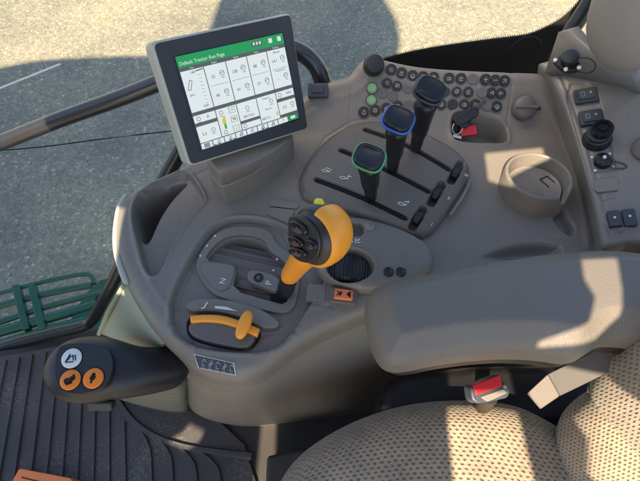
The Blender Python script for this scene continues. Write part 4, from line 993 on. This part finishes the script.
# ================================================================== DRIVE LEVER (orange and black)
def drive_lever():
    b = W(283, 295, -0.02); t = thing('drive_lever', 'orange and black drive lever with oval thumb buttons, standing in the gate', 'lever', b)
    h = WY(319, 235, b[1] - 0.030)
    s0 = WY(291, 274, b[1] - .010)
    sweep('boot', spline([b - np.array([0, 0, .01]), (b + s0) / 2, s0], 5), [.0115, .0120, .0115, .0110, .0125, .0120, .0110, .0120, .0110, .0105, .0105], 'black', t, 20)
    d = h - s0; L = np.linalg.norm(d); d /= L
    u = np.cross(d, [0, 1, 0]); u /= np.linalg.norm(u); v = np.cross(d, u)
    R = [ring(s0 + d * L * s, u, v, a, b2, 2.4, 32) for s, a, b2 in ((-.12, .0095, .0095), (-.08, .0118, .0118), (.05, .0128, .0124), (.30, .0135, .0130), (.55, .015, .017), (.8, .017, .02))]
    loft('neck', R, 'orange', t, sub=1)
    view = CO - h; view /= np.linalg.norm(view)
    r0 = np.array([1., 0, 0]); r0 -= (r0 @ view) * view; r0 /= np.linalg.norm(r0); u0 = np.cross(view, r0)
    # the head's long axis leans to the upper right; the thumb face looks to the lower left
    nf = view * .66 - r0 * .66 - u0 * .28; nf /= np.linalg.norm(nf)
    up = u0 * .90 + r0 * .30; up -= (up @ nf) * nf; up /= np.linalg.norm(up); rt = np.cross(up, nf)
    f = Fr(h, nf, rt)
    K = np.linalg.norm(h - CO) / F                             # metres per photo pixel at the head
    def pt(az, z, g=0.0):                                      # egg body: az round the face axis, z in -1..1 along it
        w = math.sqrt(max(0, 1 - abs(z) ** 2.3))
        if z > 0: w = (max(0, 1 - abs(z) ** 3.4)) ** .5
        c, s_ = math.cos(az), math.sin(az)
        rx = (27.5 + (2.5 if c > 0 else 0)) * K; ry = 32 * K; rz = (35 if z < 0 else 19) * K
        return f.p(rx * c * w * (1 + g), ry * s_ * w * (1 + g), rz * z * (1 + g))
    N = 56; zs = [-1, -.985, -.94, -.86, -.75, -.6, -.42, -.22, 0, .2, .4, .58, .72, .84, .92, .97]
    loft('head_core', [np.array([pt(2 * math.pi * k / N, z) for k in range(N)]) for z in zs], 'soft', t)
    lo_, hi_ = math.radians(-112), math.radians(76)
    R = []
    for z in zs[:-3]:
        R.append(np.array([pt(lo_ + (hi_ - lo_) * k / 44, z if z < .3 else z - .10 * (.5 + .5 * math.cos((k / 44 - .5) * 5)), .045) for k in range(45)]))
    o = loft('head_cowl', R, 'orange', t, cap=(False, False), closed=False, sub=1); so3 = o.modifiers.new('s', 'SOLIDIFY'); so3.thickness = .0030; so3.offset = -1
    R = []
    for z in zs[:-4]:
        R.append(np.array([pt(hi_ + .03 + (math.radians(165) - hi_) * k / 24, z, .03) for k in range(25)]))
    o = loft('top_cover', R, 'slate', t, cap=(False, False), closed=False, sub=1); so3 = o.modifiers.new('s', 'SOLIDIFY'); so3.thickness = .0030; so3.offset = -1
    g = Fr(f.p(-2.5 * K, -1 * K, 18.0 * K), nf, rt)
    fpp = [(a * K, b_ * K) for a, b_ in ((-22, 18), (-15, 24), (0, 25), (12, 21), (20, 12), (22, 0), (18, -13), (8, -22), (-6, -25), (-17, -22), (-22, -12))]
    prism('face_plate', chaikin(fpp, 2), g, -.004, .0022, 'soft', t, .002)
    for (a, b2, w, hh, ro) in ((-5, 13, 11.5, 6.2, -.15), (-9, -2.5, 10.0, 5.0, -.05), (12, 0, 7.0, 5.4, -.2), (-7, -13.5, 11.5, 5.0, .12)):
        co_, si_ = math.cos(ro), math.sin(ro); g2 = Fr(g.p(a * K, b2 * K, .002), nf, rt * co_ + up * si_); w *= K; hh *= K
        bt = loft('thumb_button', [ring(g2.p(0, 0, z), g2.u, g2.v, w * s_, hh * s_, 2.1, 28) for z, s_ in ((-.001, 1.08), (.0016, 1.08), (.0034, .98), (.0040, .84), (.0026, .55), (.0020, .05))], 'gloss', t)
        strokes('button_mark', [[(-.0022, 0), (.0022, 0)], [(0, -.0015), (0, .0015)]], Fr(g2.p(0, 0, .0022), nf, g2.u), .0009, 'darkred', bt)
    yb = pt(math.radians(92), -.05, .06)
    loft('yellow_button', [ring(yb + up * z, rt, nf, r, r * .8, 2, 20) for z, r in ((-.006, .006), (.000, .006), (.003, .0045), (.004, .001))], 'yellow', t)
M['darkred'] = plastic('dark_red_print', (0.30, 0.02, 0.02), .4, 0)
drive_lever()

# ================================================================== LEFT JOYSTICK
def joystick():
    zc = -0.045
    t = thing('loader_joystick', 'black joystick with one white and two orange round buttons, jutting left from its boot', 'joystick', W(150, 385, -.3))
    # head + neck swept sideways from the boot to the left
    path = [(184, 363, -.115, .030, .032), (170, 366, -.095, .031, .034), (150, 369, -.075, .033, .037), (133, 370, -.060, .036, .040), (118, 369, -.052, .041, .040), (103, 368, -.047, .0455, .039), (88, 368, -.045, .047, .037), (72, 368, -.045, .0455, .033), (60, 367.5, -.046, .039, .028), (51, 367, -.048, .026, .020), (47.5, 367, -.049, .008, .008)]
    P = np.array([W(x, y, z) for x, y, z, _, _ in path]); R = []
    T = np.gradient(P, axis=0)
    for i, (x, y, z, a, b) in enumerate(path):
        d = T[i] / np.linalg.norm(T[i]); v = np.array([.05, -.10, .98]); v = v - (v @ d) * d; v /= np.linalg.norm(v); u = np.cross(d, v)
        R.append(ring(P[i] - v * b * .3, u, v, a, b, 2.5, 40))
    loft('grip', R, 'black', t, sub=2)
    top = W(88, 366, -.045 + .0285); n = np.array([.02, -.10, .99]); f = Fr(top, n, (1, 0, .1))
    pl = chaikin([f.at(*p) for p in ((56, 352), (64, 343), (100, 343), (112, 352), (114, 370), (106, 388), (80, 396), (60, 390), (54, 375))], 2)
    prism('button_pad', pl, f, -.012, .0015, 'soft', t, .001)
    for (x, y, m_, lb) in ((71.8, 358.5, 'white', 'round white button with a black symbol'), (70.5, 380, 'orange3', 'round orange button with a twisted arrow symbol'), (93.5, 378.5, 'orange3', 'round orange button with a leaf-like symbol')):
        a, b = f.at(x, y, .002); g2 = Fr(f.p(a, b, .0012), n, f.u)
        r_ = revolve('round_button', [(.0150, -.001), (.0150, .0005), (.0146, .0009)], g2, 'hole', t, 36)
        bt = revolve('round_button', [(.0135, -.001), (.0135, .0018), (.0122, .0030), (.008, .0034), (0, .0035)], g2, m_, t, 36, label=lb)
        k = Fr(g2.p(0, 0, .0035), n, f.u)
        if m_ == 'white': L_ = [[(-.006, -.005), (-.002, .005), (-.002, -.001), (-.006, -.005)], [(-.002, .002), (.003, .002)], [(.002, .004), (.004, -.003)], [(.005, .004), (.007, -.003)], [(-.006, -.006), (.004, -.005)]]
        elif x < 80: L_ = [[(.004, .006), (.006, .001), (.001, -.002), (-.003, .001), (-.006, -.001)], [(.001, .003), (.003, -.004), (-.003, -.006)], [(-.006, -.001), (-.004, -.004)], [(.005, .005), (.003, .001)], [(0, -.003), (-.005, -.004)]]
        else: L_ = [[(-.001, -.006), (0, .006)], [(-.002, .002), (.002, .003)], [(-.003, 0), (.003, .001)], [(-.002, -.002), (.002, -.001)], [(-.001, .004), (.002, .005)]]
        strokes('button_symbol', L_, k, .0026 if m_ != 'white' else .0013, 'hole', bt, .0001)
    prism('trigger', rrect(.038, .016, .005), Fr(W(101, 404, -.075), (0, -.7, .7)), -.01, .008, 'black', t, .004)
    # pleated boot
    bx = [(108, 352), (150, 338), (184, 350), (190, 366), (188, 402), (182, 412), (142, 405), (108, 394)]
    R = []; B = chaikin([W(a, b, -.56)[:2] for a, b in bx], 2); Tn = chaikin([W(a, b, -.13)[:2] for a, b in ((132, 355), (150, 350), (176, 352), (183, 360), (183, 380), (176, 388), (150, 388), (132, 380))], 2)
    def mixr(k, s_, z):
        q = B * (1 - k) + Tn * k; c_ = q.mean(0); return np.array([(c_[0] + (p[0] - c_[0]) * s_, c_[1] + (p[1] - c_[1]) * s_, z) for p in q])
    R.append(mixr(0, 1.03, -.60)); R.append(mixr(0, 1.0, -.56))
    for k in range(8):
        a_ = .05 + k / 8 * .95; z = -.54 + .41 * a_
        R += [mixr(a_, 1.08, z - .014), mixr(a_, 1.08, z), mixr(a_, .86, z + .004), mixr(a_ + .03, .85, z + .018)]
    loft('boot', R, 'boot', t)
    # pale side panel of the pod
    a, b, c, d = W(124.5, 284, -.02), W(99, 334, -.20), W(152, 352, -.16), W(166, 344, -.04)
    M['pale'] = plastic('pale_side_plastic', (0.34, 0.37, 0.275), .45, .2, .05, 700, wear=.1)  # grey plastic with the greenish light falling on it put into its colour
    U_, V_ = 9, 9; G = []; Fq = []
    for iu in range(U_):
        for iv in range(V_):
            u, v = iu / (U_ - 1), iv / (V_ - 1); p = (a * (1-u) + d * u) * (1-v) + (b * (1-u) + c * u) * v
            G.append(p + np.array([-.25, -.85, .45]) * .016 * math.sin(math.pi * u) * math.sin(math.pi * v) ** .7)
    for iu in range(U_ - 1):
        for iv in range(V_ - 1): Fq.append([iu*V_+iv, (iu+1)*V_+iv, (iu+1)*V_+iv+1, iu*V_+iv+1])
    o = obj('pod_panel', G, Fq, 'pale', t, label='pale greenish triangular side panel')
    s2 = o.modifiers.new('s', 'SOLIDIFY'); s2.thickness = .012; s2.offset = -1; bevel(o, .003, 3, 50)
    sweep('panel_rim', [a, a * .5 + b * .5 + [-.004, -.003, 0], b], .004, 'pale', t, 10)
joystick()
# pale ribbed strip on the console's left end; sunlit green cast put into its colour
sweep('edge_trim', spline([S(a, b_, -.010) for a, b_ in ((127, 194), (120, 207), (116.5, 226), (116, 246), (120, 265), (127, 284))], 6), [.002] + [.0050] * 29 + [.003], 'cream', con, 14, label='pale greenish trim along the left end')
e = chaikin(xy([(120, 203), (132, 204), (138, 244), (146, 272), (140, 276), (128, 250), (121, 225)]), 1)

# ================================================================== KEY
def key():
    p = S(465, 118); t = thing('ignition_key', 'black key fob with metal ring and red tag in the small console recess', 'key', p)
    f = frS(465, 117, .008, (0.75, 0.66, 0)); prism('fob', rrect(.046, .020, .008), Fr(f.o, f.n, (0.82, 0.55, 0)), 0, .009, 'black', t, .003)
    prism('key_blade', rrect(.030, .007, .002), Fr(f.p(.030, .002, .003), f.n, (0.75, .66, 0)), 0, .003, 'slate', t, .001)
    revolve('lock_barrel', [(.013, -.006), (.013, .004), (.010, .006), (0, .006)], frS(463, 121), 'black', t, 30)
    c = S(457.5, 128, .001); sweep('key_ring', [c + np.array([.009 * math.cos(a), .006 * math.sin(a), .009 * math.sin(a)]) for a in np.linspace(0, 6.28, 30)], .0014, 'steel', t, 10)
    f = Fr(S(468, 131, -.010), (-.1, -.5, .85), (1, .12, 0)); prism('red_tag', rrect(.030, .018, .004), f, -.003, .004, 'red', t, .002)
    prism('metal_clip', rrect(.016, .006, .002), Fr(S(457, 137, -.006), (0, -.4, .9), (1, -.3, 0)), 0, .003, 'steel', t, .001)
key()

# ================================================================== ARMREST
def armrest():
    zt = .125
    o_ = [(366, 296), (372, 286), (384, 280), (420, 272), (500, 258), (560, 249), (605, 245.5), (640, 248), (700, 262), (760, 300), (760, 380), (700, 352), (650, 338), (618, 335), (604, 340), (590, 352), (575, 355), (545, 350), (500, 349), (440, 356), (405, 364), (388, 362), (378, 350), (370, 330)]
    pl = chaikin([W(a, b, zt - .018)[:2] for a, b in o_], 2)
    t = thing('armrest', 'long padded grey-brown armrest reaching over the console from the seat', 'armrest', W(500, 300, .05))
    def h(X, Y):
        r, _ = sdf(pl, X, Y)
        k_ = .0022; q_ = r + .027; return zt + 0.004 * np.sin(np.clip((X + .1) * 6, 0, 3)) - .95 * .5 * (q_ + np.sqrt(q_ * q_ + k_ * k_))
    relief('pad', pl, h, .0020, 'arm', t, skirt=.022, fillet=.010)
    c = pl.mean(0); pl2 = np.array([c + (p - c) * .94 for p in pl])
    prism('support', pl2, ZF, zt - .085, zt - .054, 'black', t, .01)
armrest()

# ================================================================== SEAT
seat = thing('driver_seat', 'padded driver seat in beige honeycomb fabric with a rounded backrest', 'seat', (0.25, -.05, FZ))
cu = [(262, 560), (272, 510), (284, 481), (302, 458), (332, 437), (372, 419), (420, 407), (480, 404), (520, 408), (548, 420), (575, 436), (610, 450), (680, 470), (720, 560)]
cpl = chaikin([W(a, b, -.185)[:2] for a, b in cu], 2)
cpl = cpl + [-.006, .006]
def ch_(X, Y):
    cx = W(450, 480, -.12); return -.135 - .25 * (X - cx[0]) ** 2 + .006 * np.sin((X - .05) * 14)
relief('cushion', cpl, ch_, .003, 'fabric', seat, skirt=.10, fillet=.055, uv=True)
def sellip(name, c, ax, rad, e1, e2, mat, par, n=72, m=48, uvrot=None, uvs_=1.5):
    ax = [np.asarray(a, float) / np.linalg.norm(a) for a in ax]; V = []; U = []; Fc = []
    sg = lambda w, e: math.copysign(abs(w) ** e, w)
    for i in range(m + 1):
        ph = -math.pi / 2 + math.pi * i / m
        for j in range(n):
            th = -math.pi + 2 * math.pi * j / n
            q = (rad[0] * sg(math.cos(ph), e1) * sg(math.cos(th), e2), rad[1] * sg(math.cos(ph), e1) * sg(math.sin(th), e2), rad[2] * sg(math.sin(ph), e1))
            p = c + ax[0] * q[0] + ax[1] * q[1] + ax[2] * q[2]; V.append(p); U.append(((p - c) @ uvrot[0] * uvs_, (p - c) @ uvrot[1] * uvs_))
    for i in range(m):
        for j in range(n): Fc.append([i*n+j, i*n+(j+1) % n, (i+1)*n+(j+1) % n, (i+1)*n+j])
    return obj(name, V, Fc, mat, par, uvs=U)
bc = W(742, 395, .04)
vd = ray(600, 400); vd /= np.linalg.norm(vd); ux = np.array([.93, .36, 0]); ux = ux - (ux @ vd) * vd; ux /= np.linalg.norm(ux); uy = np.cross(ux, vd)
sellip('backrest', bc, ((.90, .42, .1), (-.42, .90, 0), (-.1, 0, 1)), (.135, .125, .17), .62, .72, 'fabric', seat, uvrot=(ux, uy))
bx_ = [np.array(a_, float) / np.linalg.norm(a_) for a_ in ((.90, .42, .1), (-.42, .90, 0), (-.1, 0, 1))]
sg_ = lambda w, e: math.copysign(abs(w) ** e, w); ph_ = -.42
sweep('piping', [bc + bx_[0] * .1352 * sg_(math.cos(ph_), .62) * sg_(math.cos(t_), .72) + bx_[1] * .1252 * sg_(math.cos(ph_), .62) * sg_(math.sin(t_), .72) + bx_[2] * .17 * sg_(math.sin(ph_), .62) for t_ in np.linspace(0, 2 * math.pi, 90)], .0022, 'belt', seat, 8)
lc = W(672, 478, -.10)
sellip('lumbar_pad', lc, ((.90, .42, 0), (-.42, .90, 0), (0, 0, 1)), (.11, .14, .10), .6, .7, 'fabric', seat, uvrot=(ux, uy))
# dark seat base
prism('seat_base', [W(246, 430, FZ + .02)[:2], W(268, 426, FZ + .02)[:2], (0.75, .19), (0.75, -.5), W(246, 560, FZ)[:2]], ZF, FZ + .011, -.36, 'under', seat, .01)if False else None
prism('seat_base', [(-.115, .150), (.02, .175), (.75, .19), (.75, -.5), (-.115, -.5)], ZF, FZ + .011, -.50, 'under', seat, .008)
prism('suspension', [(-.02, .13), (.75, .16), (.75, -.5), (-.02, -.5)], ZF, -.50, -.23, 'under', seat, .02)
# moulded black side cover under the armrest
prism('side_cover', chaikin([(.10, .235), (.22, .255), (.40, .26), (.60, .26), (.60, .15), (.10, .15)], 1), ZF, -.42, -.20, 'black', seat, .03, seg=5)
for k in range(6):                                            # open lattice of the seat frame seen below the armrest
    x0 = .315 + .016 * k; box('frame_rib', Fr((x0, .262, -.11), (0, -.4, .9), (.6, .6, 0)), -.002, .002, -.035, .02, -.012, .004, 'black', seat, .001)

# buckle ----------------------------------------------------------------------
def buckle():
    z = -.035; c = W(490, 389, z); t = thing('seat_belt_buckle', 'grey seat belt buckle with a bright red release button beside the cushion', 'buckle', c)
    n = np.array([.05, -.25, .95]); f = Fr(c, n, (1, .22, 0))
    q = [f.at(*p) for p in ((470, 386), (499, 374), (511, 391), (508, 398), (478, 404), (472, 400))]
    prism('body', rcorn(q, .004), f, -.028, 0, 'slate', t, .003)
    q = [f.at(*p) for p in ((472, 385), (499, 375), (502, 386), (476, 395))]
    prism('release_button', rcorn(q, .002), f, -.004, .003, 'red', t, .0015)
    q = [f.at(*p) for p in ((480, 397), (503, 389), (507, 393), (487, 402))]
    prism('slot_cover', rcorn(q, .002), f, -.004, .0018, 'trim', t, .001)
    revolve('rivet', [(.003, 0), (.0027, .0015), (0, .002)], Fr(f.p(*f.at(504.5, 386.5), 0), n), 'steel', t, 14)
    sweep('buckle_stalk', [f.p(.005, -.01, -.02), f.p(.02, -.03, -.10), f.p(.03, -.03, -.2)], .012, 'black', t, 12)
buckle()
def belt():
    t = thing('seat_belt', 'flat grey-brown seat belt strap slanting down behind the buckle', 'seat belt', W(545, 395, -.08))
    a0, a1 = W(527.5, 393, -.045), W(541, 409, -.055); b0, b1 = W(548, 374, -.025), W(560, 396, -.035); c0, c1 = W(612, 342, .04), W(622, 366, .03)
    for nm, (p0, p1, q0, q1), m_ in (('sleeve', (a0, a1, b0, b1), 'belt'), ('strap', (b0, b1, c0, c1), 'belt2')):
        up = np.array([0, 0, .004]); V = [p0, p1, q1, q0, p0 - up, p1 - up, q1 - up, q0 - up]
        o = obj(nm, V, [[0, 1, 2, 3], [7, 6, 5, 4], [0, 4, 5, 1], [1, 5, 6, 2], [2, 6, 7, 3], [3, 7, 4, 0]], m_, t, smooth=False); bevel(o, .0015, 2)
belt()

# orange book-like box on the floor
def obox():
    z = FZ + .06; t = thing('orange_box', 'flat orange box lying on the rubber mat at the bottom left', 'box', W(40, 490, z))
    q = pz([(19, 468.5), (72, 478.5), (70, 540), (-20, 540), (-6, 520)], z)
    prism('body', rcorn([q[0], q[1], q[2], q[3]], .006), ZF, FZ + .012, z - .010, 'orange2', t, .004)
    prism('lid', rcorn([q[0], q[1], q[2], q[3]], .006), ZF, z - .008, z, 'orange2', t, .003)
    strokes('lid_line', [[np.array(q[0]) + [.012, -.018], np.array(q[1]) + [-.01, -.018]]], Fr((0, 0, z), (0, 0, 1)), .002, 'hole', t, .0002)
obox()

# ================================================================== UNSEEN PANELS ADDED AS SHADE MAKERS (outside the frame)
RZ = 1.05
def to_mask(p, z=RZ):
    p = np.asarray(p, float); s = (z - p[2]) / SUN.z; return (p[0] + SUN.x * s, p[1] + SUN.y * s)
MASK_HOLES = []
#MASKSTART
def hz(px_list, z): return [to_mask(W(a, b, z)) for a, b in px_list]
cupz = 0.03
holes = [
    hz([(484, 151), (545, 145), (549, 160), (532, 168), (511, 179), (516, 189), (500, 187), (488, 183)], .02),
    hz([(579, 254), (583, 282), (594, 300), (590, 318), (540, 345), (540, 362), (600, 352), (622, 320), (622, 285), (617, 254)], .125),
    [to_mask(W(a, b, FZ + .01)) for a, b in ((259, 422), (275, 422), (272, 505), (251, 505))],
    [to_mask(W(a, b, FZ + .02)) for a, b in ((164, 441), (180, 434), (187, 425), (202, 432), (196, 446), (184, 453), (176, 450))],
]
seatz = -.14
yedge = to_mask(W(480, 381, -.05))[1]
sL, sR = to_mask(W(452, 440, seatz))[0], to_mask(W(543, 440, seatz))[0]
fl = to_mask(W(128, 300, 0))
outer = [(-.985, -.02), (.75, -.02), (.75, -.70), (-.168, -.70), (-.165, -.80), (-.10, -.83), (-.11, -.90), (.12, -.93), (.12, -1.25), (sR, -1.25), (sR, yedge - .35), (sR - .02, yedge - .35), (sR - .03, yedge), (sL, yedge), (sL - .02, -1.40), (-2.2, -1.40), (-2.2, -.615), (-.742, -.615), (-.742, -.44), (-.985, -.40)]
ro = plate('roof_sun_mask', outer, holes, RZ, .012, 'sun_mask'); tag(ro, 'unseen panel over the cab, its openings cut to shape the sun patches', 'sun_mask')  # added overhead panel; outline and openings shaped to place the sun patches
# unseen panel added behind the tractor; its outline is what shades the gravel
def tob(px, py, yb=-3.0):
    p = W(px, py, gz); t_ = (yb - p[1]) / SUN.y; return (p[0] + SUN.x * t_, p[2] + SUN.z * t_)
edge = [(-400, 95), (-200, 80), (0, 68), (30, 61), (70, 57.5), (140, 55), (196, 57), (205, 48), (212, 22), (222, -6), (232, -14), (300, -30), (372, -20), (382, -4), (392, 10), (399, 26), (398, 42), (394, 56), (391, 70)]
prof = [tob(*e_) for e_ in edge]
print('PROF', prof)
prof = [tuple(p) for p in chaikin(prof, 1, False)]; prof += [(prof[-1][0], gz), (prof[0][0], gz)]
fb = Fr((0, -3.0, 0), (0, -1, 0), (1, 0, 0))
pb = prism('gravel_shade_panel', [(p[0], p[1]) for p in prof], fb, 0, .15, 'sun_mask'); tag(pb, 'unseen tall panel added behind the tractor to shade the gravel', 'shade_panel')
#MASKEND
